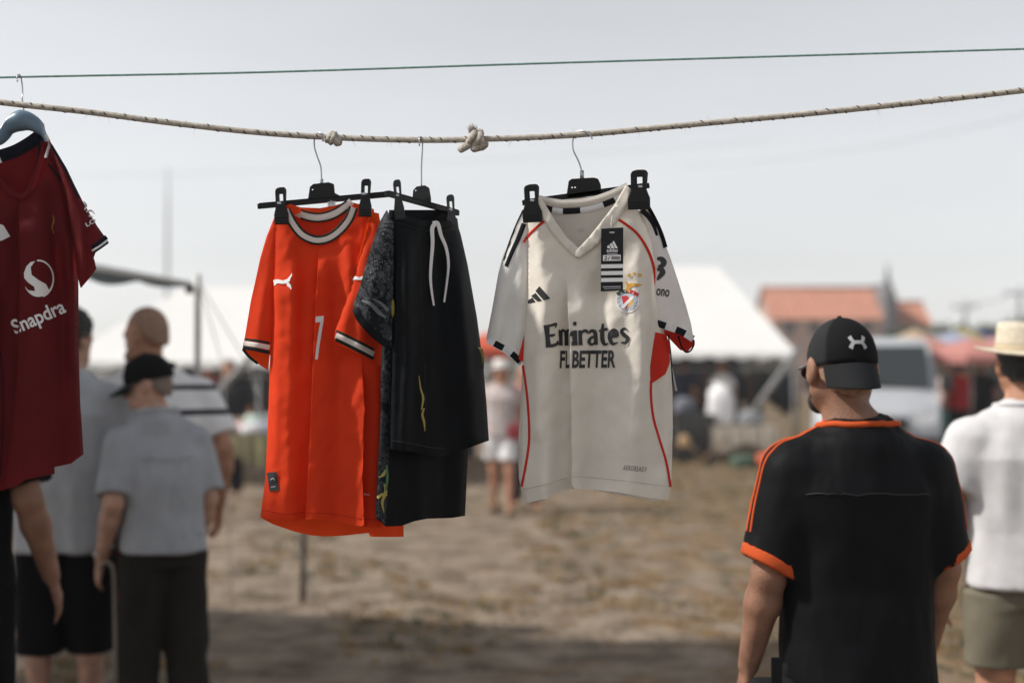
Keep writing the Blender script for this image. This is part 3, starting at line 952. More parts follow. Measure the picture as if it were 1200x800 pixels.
for (pa, pb) in (((794, 512), (830, 548)), ((846, 512), (812, 548))):
    MB().tube([Vector((ux(pa[0]), YU - .5, max(.02, zz(pa[1], YU)))), Vector((ux(pb[0]), YU - .5, .02))], .02, 8).build("trestle_leg", mat("trestle_wood", (.22, .13, .08)), tr, smooth=True)
# dark clothes rails inside the marquees
rd = random.Random(9)
def rail(label, px0, px1, Y, ztop, n, grp):
    x0, x1 = place0(px0, Y), place0(px1, Y)
    root = empty("clothes_rail", ((x0 + x1) / 2, Y, 0), label, "rail", grp)
    MB().tube([(x0, Y, ztop), (x1, Y, ztop)], .018, 8).build("rail_bar", M_POLE, root, smooth=True)
    for xx in (x0, x1):
        MB().tube([(xx, Y, 0), (xx, Y, ztop)], .02, 8).build("rail_post", M_POLE, root, smooth=True)
    for i in range(n):
        xx = x0 + (x1 - x0) * (i + .5) / n; w = (x1 - x0) / n * .48; L_ = rd.uniform(.6, 1.0)
        mm = mat("rail_cloth_%d" % (i % 5), [(.02, .022, .028), (.05, .05, .055), (.03, .035, .05), (.09, .06, .05), (.025, .04, .04)][i % 5], rough=.9)
        V = [(xx - w * .5, Y - .04, ztop - .02), (xx + w * .5, Y - .04, ztop - .02), (xx + w, Y - .12, ztop - .18), (xx - w, Y - .12, ztop - .18), (xx + w * .9, Y - .1, ztop - L_), (xx - w * .9, Y - .1, ztop - L_),
             (xx - w * .5, Y + .04, ztop - .02), (xx + w * .5, Y + .04, ztop - .02), (xx + w, Y + .12, ztop - .18), (xx - w, Y + .12, ztop - .18), (xx + w * .9, Y + .1, ztop - L_), (xx - w * .9, Y + .1, ztop - L_)]
        mesh("hung_garment", V, [(0, 1, 2, 3), (3, 2, 4, 5), (7, 6, 9, 8), (8, 9, 11, 10), (0, 6, 7, 1), (1, 7, 8, 2), (2, 8, 10, 4), (6, 0, 3, 9), (9, 3, 5, 11), (5, 4, 10, 11)], mm, root)
rail("dark clothes rail at the back of the white marquee beside the cap man", 790, 935, 27.5, 1.55, 14, "clothes rails in the marquees")
rail("dark clothes rail behind the clothing table", 225, 335, 20.5, 1.45, 10, "clothes rails in the marquees")
rail("clothes rail in the pale marquee behind the bald man", 100, 215, 20.8, 1.42, 9, "clothes rails in the marquees")

# ---- hazy summer air
hz = MB().box((0, 60, 9.5), (220, 140, 10.5)).build("haze", bpy.data.materials.new("haze_air"))
props(hz, "thin pale summer haze filling the air over the market", "haze", kind="stuff")
hm = hz.data.materials[0]; hm.use_nodes = True
hm.node_tree.nodes.clear()
ho = hm.node_tree.nodes.new("ShaderNodeOutputMaterial"); hv = hm.node_tree.nodes.new("ShaderNodeVolumePrincipled")
hv.inputs["Color"].default_value = (.92, .94, 1.0, 1); hv.inputs["Density"].default_value = .0011; hv.inputs["Anisotropy"].default_value = .3
hm.node_tree.links.new(hv.outputs[0], ho.inputs["Volume"])

# ================================================================ people: one continuous body surface each, clothing as children
def sdf_rc(P, a, b, ra, rb):
    a, b = np.array(a, float), np.array(b, float)
    ab = b - a
    t = np.clip(((P - a) @ ab) / (ab @ ab + 1e-12), 0, 1)
    return np.linalg.norm(P - (a + t[..., None] * ab), axis=-1) - (ra + (rb - ra) * t)

def sdf_el(P, c, r, R=None):
    q = P - np.array(c, float)
    if R is not None: q = q @ np.array(R)          # world -> local of a rotation R
    r = np.array(r, float)
    k0 = np.linalg.norm(q / r, axis=-1)
    k1 = np.linalg.norm(q / (r * r), axis=-1)
    return k0 * (k0 - 1) / (k1 + 1e-9)

def sdf_loft(P, rows, pw=2.2):
    """stack of ellipses: rows of (z, cx, cy, rx, ry)"""
    rows = np.array(rows, float)
    z = P[..., 2]
    o = rows[:, 0].argsort(); rows = rows[o]
    cx, cy, rx, ry = [np.interp(z, rows[:, 0], rows[:, k]) for k in (1, 2, 3, 4)]
    q = (np.abs((P[..., 0] - cx) / rx) ** pw + np.abs((P[..., 1] - cy) / ry) ** pw) ** (1 / pw)
    d = (q - 1) * np.minimum(rx, ry)
    return np.maximum(d, np.maximum(rows[0, 0] - z, z - rows[-1, 0]))

def prim_box(p):
    k = p['t']
    if k == 'rc':
        a, b = np.array(p['a'], float), np.array(p['b'], float)
        r = max(p['ra'], p['rb'])
        return np.minimum(a, b) - r, np.maximum(a, b) + r
    if k == 'el':
        r = max(p['r']) if p.get('R') is not None else np.array(p['r'], float)
        return np.array(p['c'], float) - r, np.array(p['c'], float) + r
    R = np.array(p['rows'], float)
    return np.array([(R[:, 1] - R[:, 3]).min(), (R[:, 2] - R[:, 4]).min(), R[:, 0].min()]), np.array([(R[:, 1] + R[:, 3]).max(), (R[:, 2] + R[:, 4]).max(), R[:, 0].max()])

def rc(a, b, ra, rb, k=.02, cut=None): return dict(t='rc', a=a, b=b, ra=ra, rb=rb, k=k, cut=cut or [])
def eln(c, r, k=.02, R=None, cut=None, op=1): return dict(t='el', c=c, r=r, k=k, R=R, cut=cut or [], op=op)
def loft(rows, k=.03, pw=2.2, cut=None): return dict(t='loft', rows=rows, k=k, pw=pw, cut=cut or [])

def isosurface(prims, h, grow=0.0, slab=None):
    lo = np.min([prim_box(p)[0] for p in prims if p.get('op', 1) > 0], axis=0) - 3 * h - grow - .01
    hi = np.max([prim_box(p)[1] for p in prims if p.get('op', 1) > 0], axis=0) + 3 * h + grow + .01
    n = np.ceil((hi - lo) / h).astype(int) + 1
    D = np.full(n, .5, np.float32)
    ax = [lo[i] + h * np.arange(n[i]) for i in range(3)]
    for p in prims:
        a, b = prim_box(p)
        m = p['k'] * 1.5 + 3 * h + grow
        i0 = np.maximum(0, np.floor((a - m - lo) / h).astype(int)); i1 = np.minimum(n, np.ceil((b + m - lo) / h).astype(int) + 1)
        if np.any(i1 <= i0): continue
        sl = tuple(slice(i0[j], i1[j]) for j in range(3))
        G = np.stack(np.meshgrid(*[ax[j][sl[j]] for j in range(3)], indexing='ij'), -1)
        d = sdf_rc(G, p['a'], p['b'], p['ra'], p['rb']) if p['t'] == 'rc' else sdf_el(G, p['c'], p['r'], p.get('R')) if p['t'] == 'el' else sdf_loft(G, p['rows'], p['pw'])
        d = d - grow
        for (pt, nrm) in p['cut']:
            nv = np.array(nrm, float); nv /= np.linalg.norm(nv)
            d = np.maximum(d, -((G - np.array(pt, float)) @ nv))
        e = D[sl]
        k = p['k']
        if p.get('op', 1) < 0:
            D[sl] = np.maximum(e, -d)
        else:
            q = np.clip(.5 + .5 * (e - d) / k, 0, 1)
            D[sl] = e * (1 - q) + d * q - k * q * (1 - q)
    if slab:
        G = np.stack(np.meshgrid(*ax, indexing='ij'), -1)
        for (pt, nrm) in slab:
            nv = np.array(nrm, float); nv /= np.linalg.norm(nv)
            D = np.maximum(D, -((G - np.array(pt, float)) @ nv))
    # surface nets
    S = D < 0
    nx, ny, nz = D.shape
    cnt = np.zeros((nx - 1, ny - 1, nz - 1)); acc = np.zeros((nx - 1, ny - 1, nz - 1, 3))
    cs = [(i, j, k) for i in (0, 1) for j in (0, 1) for k in (0, 1)]
    def cor(A, c): return A[c[0]:nx - 1 + c[0], c[1]:ny - 1 + c[1], c[2]:nz - 1 + c[2]]
    for i, c0 in enumerate(cs):
        for c1 in cs[i + 1:]:
            if sum(abs(u - v) for u, v in zip(c0, c1)) != 1: continue
            x = cor(S, c0) != cor(S, c1)
            d0, d1 = cor(D, c0)[x], cor(D, c1)[x]
            t = d0 / (d0 - d1)
            cnt[x] += 1
            acc[x] += np.array(c0) + t[:, None] * (np.array(c1) - np.array(c0))
    act = cnt > 0
    idx = -np.ones(cnt.shape, int)
    idx[act] = np.arange(act.sum())
    V = (np.argwhere(act) + acc[act] / cnt[act][:, None]) * h + lo
    F = []
    for axis in range(3):
        o1, o2 = [(1, 2), (2, 0), (0, 1)][axis]
        A = [slice(1, -1)] * 3; B = [slice(1, -1)] * 3
        A[axis] = slice(0, -1); B[axis] = slice(1, None)
        x = S[tuple(A)] != S[tuple(B)]
        flip = S[tuple(B)][x]
        w = np.argwhere(x); w[:, o1] += 1; w[:, o2] += 1
        e1 = np.zeros(3, int); e1[o1] = 1
        e2 = np.zeros(3, int); e2[o2] = 1
        def g(u): return idx[u[:, 0], u[:, 1], u[:, 2]]
        q = np.stack([g(w), g(w - e1), g(w - e1 - e2), g(w - e2)], -1)
        q[flip] = q[flip][:, ::-1]
        F.append(q)
    F = np.vstack(F)
    F = F[(F >= 0).all(1)]
    return V, F[:, ::-1] if False else F

def vnormals(V, F):
    N = np.zeros_like(V)
    fn = np.cross(V[F[:, 2]] - V[F[:, 0]], V[F[:, 3]] - V[F[:, 1]])
    for k in range(4): np.add.at(N, F[:, k], fn)
    return N / (np.linalg.norm(N, axis=1)[:, None] + 1e-12)

def smooth_v(V, F, it=1):
    for _ in range(it):
        A = np.zeros_like(V); c = np.zeros(len(V))
        for k in range(4):
            np.add.at(A, F[:, k], V[F[:, (k + 1) % 4]] + V[F[:, (k + 3) % 4]]); np.add.at(c, F[:, k], 2)
        V = .5 * V + .5 * A / c[:, None]
    return V

def wrinkle(V, F, amp, sc, seed):
    N = vnormals(V, F)
    d = np.array([noise.fractal(Vector((v[0] * sc[0] + seed, v[1] * sc[1], v[2] * sc[2])), 1.0, 2.0, 2) for v in V])
    return V + N * (amp * d)[:, None]

def iso_obj(name, prims, m, parent, h, sm=1, wr=None, grow=0.0, slab=None):
    V, F = isosurface(prims, h, grow, slab)
    V = smooth_v(V, F, sm)
    if wr: V = wrinkle(V, F, *wr)
    return mesh(name, V, F, m, parent, local=True)

def rot3(yaw, pitch=0.0, roll=0.0):
    return np.array(Matrix.Rotation(yaw, 3, 'Z') @ Matrix.Rotation(pitch, 3, 'X') @ Matrix.Rotation(roll, 3, 'Y'))

def hand_prims(w, d, side, thumb, curl=.35, s=1.0):
    """w wrist, d direction of the forearm, side: unit vector across the palm from little finger to index, thumb likewise; fingers curl towards n"""
    w, d, side = np.array(w, float), np.array(d, float), np.array(side, float)
    d /= np.linalg.norm(d); side -= d * (side @ d); side /= np.linalg.norm(side)
    n = np.array(thumb, float); n -= d * (n @ d); n -= side * (n @ side); n /= np.linalg.norm(n)
    out = []
    for i, (off, L) in enumerate(((-.029, .058), (-.010, .074), (.010, .080), (.029, .072))):
        kn = w + d * (.088 - abs(off) * .15) + side * off
        out.append(rc(w + side * off * .55 + d * .01, kn, .014, .0115, .008))
        d1 = d * math.cos(curl * .6) + n * math.sin(curl * .6)
        j = kn + d1 * L * .5
        d2 = d * math.cos(curl * 1.7) + n * math.sin(curl * 1.7)
        out.append(rc(kn, j, .0098, .009, .004))
        out.append(rc(j, j + d2 * L * .52, .009, .0072, .004))
    t0 = w + d * .022 + side * .024
    t1 = t0 + d * .034 + side * .024 + n * .012
    t2 = t1 + d * .030 + side * .004 + n * .008
    out += [rc(t0, t1, .0145, .0115, .008), rc(t1, t2, .0115, .009, .004)]
    return out

def head_prims(c, R, face=1.0):
    """c neck pivot; head coordinates: +y forward"""
    c = np.array(c, float)
    def T(p): return c + R @ np.array(p, float)
    E = lambda p, r, k=.02, op=1: eln(T(p), r, k, R=R, op=op)
    return [E((0, -.005, .135), (.077, .098, .097), .02), E((0, .03, .085), (.064, .072, .085), .03), rc(T((0, .075, .025)), T((0, .07, .03)), .028, .03, .03),
            rc(T((-.03, .06, .03)), T((-.058, .0, .055)), .022, .022, .03), rc(T((.03, .06, .03)), T((.058, .0, .055)), .022, .022, .03),
            rc(T((0, .098, .112)), T((0, .119, .078)), .009, .0135, .010), E((.013, .108, .074), (.009, .010, .008), .006), E((-.013, .108, .074), (.009, .010, .008), .006),
            rc(T((-.04, .088, .124)), T((.04, .088, .124)), .012, .012, .012), E((.031, .098, .108), (.016, .010, .010), .004, -1), E((-.031, .098, .108), (.016, .010, .010), .004, -1),
            E((.031, .086, .108), (.0125, .0125, .0115), .003), E((-.031, .086, .108), (.0125, .0125, .0115), .003),
            rc(T((-.020, .098, .049)), T((.020, .098, .049)), .0065, .0065, .005), rc(T((-.017, .098, .041)), T((.017, .098, .041)), .0075, .0075, .004),
            E((.083, -.010, .103), (.013, .028, .037), .006), E((-.083, -.010, .103), (.013, .028, .037), .006), E((.096, -.002, .106), (.009, .013, .020), .003, -1), E((-.096, -.002, .106), (.009, .013, .020), .003, -1)]

M_SKIN = {}
def skin(name, col):
    m = mat("skin_" + name, col, rough=.55, var=.22, vscale=22, bump=.3, bscale=260, spec=.35)
    m.node_tree.nodes["Principled BSDF"].inputs["Subsurface Weight"].default_value = .12
    m.node_tree.nodes["Principled BSDF"].inputs["Subsurface Radius"].default_value = (.012, .005, .003)
    return m

class P: pass

def person(name, label, x, y, rz, H=1.75, h=.010, skin_m=None, shirt=None, legs=None, hair=None, shoes=None, arms=None, head=(0, 0), lean=0.0, build=1.0, stance=(0, 0), hands=True, group=None, belly=0.0, shoulder=1.0, z=0.0, hshift=0.0):
    """standing figure facing +y in its own frame. arms: {'L':(elbow,wrist),'R':...}; L is at -x"""
    s = H / 1.75
    root = empty(name, (x, y, z), label, "person", group, rz, s)
    o = P(); o.root = root
    sh = .185 * shoulder
    b = build
    def ln(p):      # forward lean grows with height above the hips
        p = np.array(p, float)
        t = max(0, p[2] - .95)
        p[1] += lean * t * t * 1.2 + lean * t * .25
        return p
    arms = arms or {}
    prims = []
    A = {}
    for sd, sg_ in (('L', -1), ('R', 1)):
        S0 = ln((sg_ * sh, -.01, 1.37))
        e, w = arms.get(sd, ((sg_ * (sh + .075), -.03, 1.14), (sg_ * (sh + .085), .05, .90)))
        A[sd] = (S0, np.array(e, float), np.array(w, float))
    o.A = A
    tors = [(.90, 0, -.005, .150 * b, .105 * b), (.98, 0, -.01, .165 * b, .118 * b), (1.08, 0, .005 + belly * .4, .148 * b, .105 * b + belly), (1.20, 0, 0, .160 * b, .110 * b + belly * .6), (1.32, 0, 0, .175 * b, .115 * b), (1.39, 0, -.008, .152 * b, .095 * b), (1.45, 0, -.015, .095 * b, .066 * b)]
    T2 = []
    for r in tors:
        q = ln((r[1], r[2], r[0])); T2.append((r[0], q[0], q[1], r[3], r[4]))
    prims.append(loft(T2, .03))
    nb, nt = ln((0, -.015, 1.44)), ln((0, .012, 1.53))
    hp = ln((hshift, .005, 1.52))
    R = rot3(head[0], head[1])
    prims.append(rc(nb, hp + R @ np.array([0, .0, .03]), .066, .058, .03))
    for sg_ in (-1, 1):
        prims.append(rc(ln((sg_ * .03, -.015, 1.475)), ln((sg_ * sh * .85, -.012, 1.375)), .040, .044, .04))
    prims += head_prims(hp, R)
    for sd, sg_ in (('L', -1), ('R', 1)):
        S0, e, w = A[sd]
        prims += [rc(S0, e, .058 * b, .043 * b, .03), rc(e, e + (w - e) * .3, .042 * b, .044 * b, .02), rc(e + (w - e) * .3, w, .044 * b, .028, .02)]
        fd = (w - e) / np.linalg.norm(w - e)
        if hands: prims += hand_prims(w, fd, (0, 1, -.1), (-sg_, 0, 0))
        st = stance[0 if sg_ < 0 else 1]
        hip = np.array((sg_ * .088, 0, .92)); kn = np.array((sg_ * .10, .02 + st * .45, .50)); an = np.array((sg_ * .105, -.015 + st, .085 + max(0, -st) * .15))
        o.__dict__['leg' + sd] = (hip, kn, an)
        prims += [rc(hip, kn, .088 * b, .056, .03), rc(kn, an, .054, .038, .02), eln(kn * .62 + an * .38 + np.array((0, -.022, 0)), (.048, .052, .115), .03)]
        prims += [rc(an + np.array((0, -.02, -.045)), an + np.array((sg_ * .02, .15, -.055)), .034, .028, .02)]
    V, F = isosurface(prims, h)
    V = smooth_v(V, F, 1)
    o.body = mesh("body", V, F, skin_m, root, local=True)
    o.hp, o.R, o.ln = hp, R, ln
    # ---- shirt
    if shirt:
        hem, t_sl, ease, sm_ = shirt['hem'], shirt.get('sleeve', .55), shirt.get('ease', .028), shirt['mat']
        rows = [(hem, 0, 0, (.158 + ease) * b * shirt.get('w', 1), (.118 + ease) * b + belly * .8)]
        for r in tors[2:]:
            rows.append((r[0], 0, r[2], (max(r[3], .158 * b) + ease * .9) if r[0] < 1.36 else r[3] + ease * .55, max(r[4], .108 * b) + ease * .8 if r[0] < 1.36 else r[4] + ease * .5))
        rows = [(r[0], *ln((r[1], r[2], r[0]))[:2], r[3], r[4]) for r in rows if r[0] >= hem]
        pr = [loft(rows, .03, 2.3)]
        for sg_ in (-1, 1):
            pr.append(rc(ln((sg_ * .050, -.02, 1.462)), ln((sg_ * sh * .88, -.012, 1.372)), .054, .062, .035))
        pr.append(rc(ln((0, -.022, 1.43)), ln((0, -.014, 1.488)), .100, .078, .03, [(ln((0, -.02, 1.490)), (0, -.25, -1))]))
        cuffs = []
        for sd, sg_ in (('L', -1), ('R', 1)):
            S0, e, w = A[sd]
            if t_sl <= 1:
                end = S0 + (e - S0) * t_sl
                dv = (S0 - e) / np.linalg.norm(S0 - e)
                dv2 = dv + np.array(shirt.get('slant', (0, 0, 0))) + np.array((-sg_ * shirt.get('slantx', 0), 0, 0))
                far = S0 + (e - S0) * (t_sl + .25)
                pr.append(rc(S0, far, .066 * b + ease * .25, shirt.get('cuff_r', .066 + ease * .55), .03, [(end, dv2)]))
                cuffs.append((S0, far, end, dv2, .066 * b + ease * .25, shirt.get('cuff_r', .066 + ease * .55)))
        o.shirt_prims, o.cuffs = pr, cuffs
        V, F = isosurface(pr, shirt.get('h', h))
        V = smooth_v(V, F, 1)
        V = wrinkle(V, F, shirt.get('wr', .007), shirt.get('wsc', (10, 10, 5)), shirt.get('seed', 3.0))
        if shirt.get('wr2'): V = wrinkle(V, F, shirt['wr2'], (26, 26, 13), 11.0)
        for fn in shirt.get('drape', ()): V = fn(V, vnormals(V, F))
        o.shirt_V, o.shirt_F = V, F
        o.shirt = mesh("shirt", V, F, sm_, root, local=True)
        o.bvh = BVHTree.FromPolygons([Vector(v) for v in V], [tuple(int(i) for i in f) for f in F])
    # ---- trousers, shorts or skirt
    if legs:
        top, end, r0, r1, lm = legs['top'], legs['end'], legs.get('r0', .108), legs.get('r1', .085), legs['mat']
        pr = [loft([(max(.84, end - .02), 0, -.005, .165 * b, .120 * b), (.93, 0, -.01, .168 * b, .122 * b), (top, 0, 0, .145 * b, .100 * b + belly * .6)], .03)]
        if legs.get('skirt'):
            pr.append(loft([(end, 0, 0, .20, .16), (.7, 0, 0, .19, .15), (.95, 0, -.01, .175 * b, .130 * b)], .03))
        else:
            for sd in ('L', 'R'):
                hip, kn, an = o.__dict__['leg' + sd]
                if end < .45:
                    pr += [rc(hip, kn, r0 * b, (r0 + r1) / 2, .03, [((0, 0, .89), (0, 0, -1))]), rc(kn, an, (r0 + r1) / 2, r1, .02, [((0, 0, end), (0, 0, 1))])]
                else:
                    pr.append(rc(hip, kn, r0 * b, r1, .025, [((0, 0, end), (0, 0, 1)), ((0, 0, .89), (0, 0, -1))]))
        V, F = isosurface(pr, legs.get('h', h))
        V = smooth_v(V, F, 1)
        V = wrinkle(V, F, legs.get('wr', .008), (9, 9, 7), 21.0)
        mesh(legs.get('name', "trousers"), V, F, lm, root, local=True)
    if shoes:
        for sd, sg_ in (('L', -1), ('R', 1)):
            hip, kn, an = o.__dict__['leg' + sd]
            iso_obj("shoe", [rc(an + np.array((0, -.03, -.040)), an + np.array((sg_ * .02, .16, -.045)), .046, .040, .02, [((0, 0, an[2] - .085 + .003), (0, 0, 1))]), rc(an + np.array((0, -.02, -.03)), an + np.array((0, 0, .02)), .045, .045, .02, [((0, 0, an[2] + .012), (0, 0, -1))])], shoes, root, h)
    if hair:
        hm = hair['mat']
        T = lambda p: hp + R @ np.array(p, float)
        th = hair.get('th', .012)
        n1 = R @ np.array((0, -.75, .66)); p1 = T(hair.get('p1', (0, .01, .135)))
        cuts_ = [(p1, n1)]
        if hair.get('low'): cuts_.append((T((0, 0, hair['low'])), R @ np.array((0, 0, 1.0))))
        V, F = isosurface([eln(T((0, -.005, .135)), (.077 + th, .098 + th, .097 + th), .02, R=R, cut=cuts_), eln(T((0, -.03, .085)), (.066 + th * .6, .07 + th * .6, .075), .02, R=R, cut=cuts_)], min(h, .009))
        V = smooth_v(V, F, 1)
        if hair.get('wr', 1): V = wrinkle(V, F, hair.get('amp', .006), (70, 70, 70), 5.0)
        mesh("hair", V, F, hm, root, local=True)
        if hair.get('bun'):
            iso_obj("hair_bun", [eln(T((0, -.12, .12)), (.04, .035, .05), .02, R=R)], hm, root, h)
    return o

def strip_on(o, name, pts, w, m, off=.003, n=8):
    """ribbon laid on the shirt of person o through 3-D guide points in its own frame"""
    L = spline(pts, n)
    rows = []
    hit = [o.bvh.find_nearest(Vector(p)) for p in L]
    C = [h_[0] for h_ in hit]; N = [h_[1] for h_ in hit]
    V, F = [], []
    for i in range(len(C)):
        t = (C[min(i + 1, len(C) - 1)] - C[max(i - 1, 0)]).normalized()
        sd = N[i].cross(t).normalized()
        for k in (-1, -.35, .35, 1):
            q = o.bvh.find_nearest(C[i] + sd * (w / 2 * k) + N[i] * .004)
            V.append(q[0] + q[1] * (off if abs(k) < .9 else off * .3))
    for i in range(len(C) - 1):
        for k in range(3):
            F.append((i * 4 + k, i * 4 + k + 1, i * 4 + 5 + k, i * 4 + 4 + k))
    return mesh(name, V, F, m, o.root, local=True)

def cuff_band(o, i, name, width, m, h=.006, grow=.0025):
    S0, far, end, dv, ra, rb = o.cuffs[i]
    nv = dv / np.linalg.norm(dv)
    return iso_obj(name, [rc(S0, far, ra, rb, .02, [(end - nv * .002, nv), (end + nv * width, -nv)])], m, o.root, h, sm=1, grow=grow)

def neck_ring(o, name, m, r=(.075, .07), tube_r=.010, z=1.485, tilt=.35, y=-.012):
    V = []
    pts = []
    for k in range(29):
        a = 2 * math.pi * k / 28
        p = np.array((math.cos(a) * r[0], y + math.sin(a) * r[1], z - math.sin(a) * tilt * .06))
        q = o.bvh.find_nearest(Vector(o.ln(p)) + Vector((math.cos(a) * .02, math.sin(a) * .02, .012)))[0]
        pts.append(q)
    mb = MB().tube(pts, tube_r, 8)
    return mb.build(name, m, o.root, smooth=True, local=True)

def place(px, Y): return (px - 600) / FPX * Y

SK_A = skin("tan", (.42, .215, .135))
SK_B = skin("fair", (.50, .29, .21))
SK_C = skin("brown", (.26, .135, .088))
M_HAIR = mat("dark_hair", (.012, .010, .009), rough=.55, bump=.6, bscale=180, stretch=(1, 1, .3))
M_STUB = mat("stubble", (.29, .175, .12), rough=.7, var=.3, vscale=90, bump=.2, bscale=400)

# ---- man in the black and orange shirt with backward cap
M_BSHIRT = fabric("black_shirt", (.006, .0065, .008), transl=0, rough=.6, sheen=0)
M_ORTRIM = fabric("orange_trim", (.54, .085, .02), transl=.05)
YA = 3.46
mA = person("person", "man in black shirt with orange trim and backward black cap", place(1003, YA), YA, math.radians(6), H=1.665, h=.0075, skin_m=SK_C,
            shirt=dict(hem=.80, sleeve=.93, slantx=.35, ease=.036, mat=M_BSHIRT, wr=.007, wr2=.0025, wsc=(9, 9, 4), seed=4.2, slant=(0, 0, .1), cuff_r=.080, h=.0075),
            legs=dict(top=1.0, end=.12, mat=fabric("black_trousers", (.012, .012, .014), transl=0), h=.01), hair=dict(mat=M_STUB, th=.0025, amp=.001), shoes=mat("dark_shoe", (.02, .02, .022), rough=.5),
            arms={'L': ((-.234, -.015, 1.11), (-.268, .055, .87)), 'R': ((.226, .0, 1.12), (.228, .11, .89))}, head=(math.radians(4), math.radians(-3)), hshift=-.036, shoulder=.95, build=1.02)
cuff_band(mA, 0, "sleeve_cuff", .028, M_ORTRIM)
cuff_band(mA, 1, "sleeve_cuff", .022, M_ORTRIM)
neck_ring(mA, "collar", M_ORTRIM, r=(.089, .083), tube_r=.0085, z=1.484, tilt=.12)
for sg_ in (-1, 1):
    pts = [(sg_ * .075, -.004, 1.52), (sg_ * .13, .0, 1.47), (sg_ * .19, .0, 1.43), (sg_ * .24, -.002, 1.38), (sg_ * .27, -.006, 1.31), (sg_ * .285, -.01, 1.22)]
    strip_on(mA, "shoulder_stripe", pts, .009, M_ORTRIM)
    pts = [(sg_ * .075, -.018, 1.515), (sg_ * .13, -.015, 1.47), (sg_ * .19, -.015, 1.43), (sg_ * .24, -.018, 1.38), (sg_ * .268, -.023, 1.31), (sg_ * .283, -.028, 1.22)]
    strip_on(mA, "shoulder_stripe", pts, .007, M_ORTRIM)
M_SEAM = mat("black_seam", (.007, .0075, .009), rough=.6)
strip_on(mA, "yoke_seam", [(-.20, -.2, 1.335), (-.1, -.2, 1.33), (0, -.2, 1.33), (.1, -.2, 1.33), (.20, -.2, 1.34)], .004, M_SEAM, off=.003)

def dome_point(c, R, ra, th, ph, grow=0.0):
    """th around (0 = +y), ph elevation; superellipsoid crown in head coordinates"""
    p = np.array((math.sin(th) * math.cos(ph) * (ra[0] + grow), math.cos(th) * math.cos(ph) * (ra[1] + grow), math.sin(ph) * (ra[2] + grow)))
    return c + R @ p

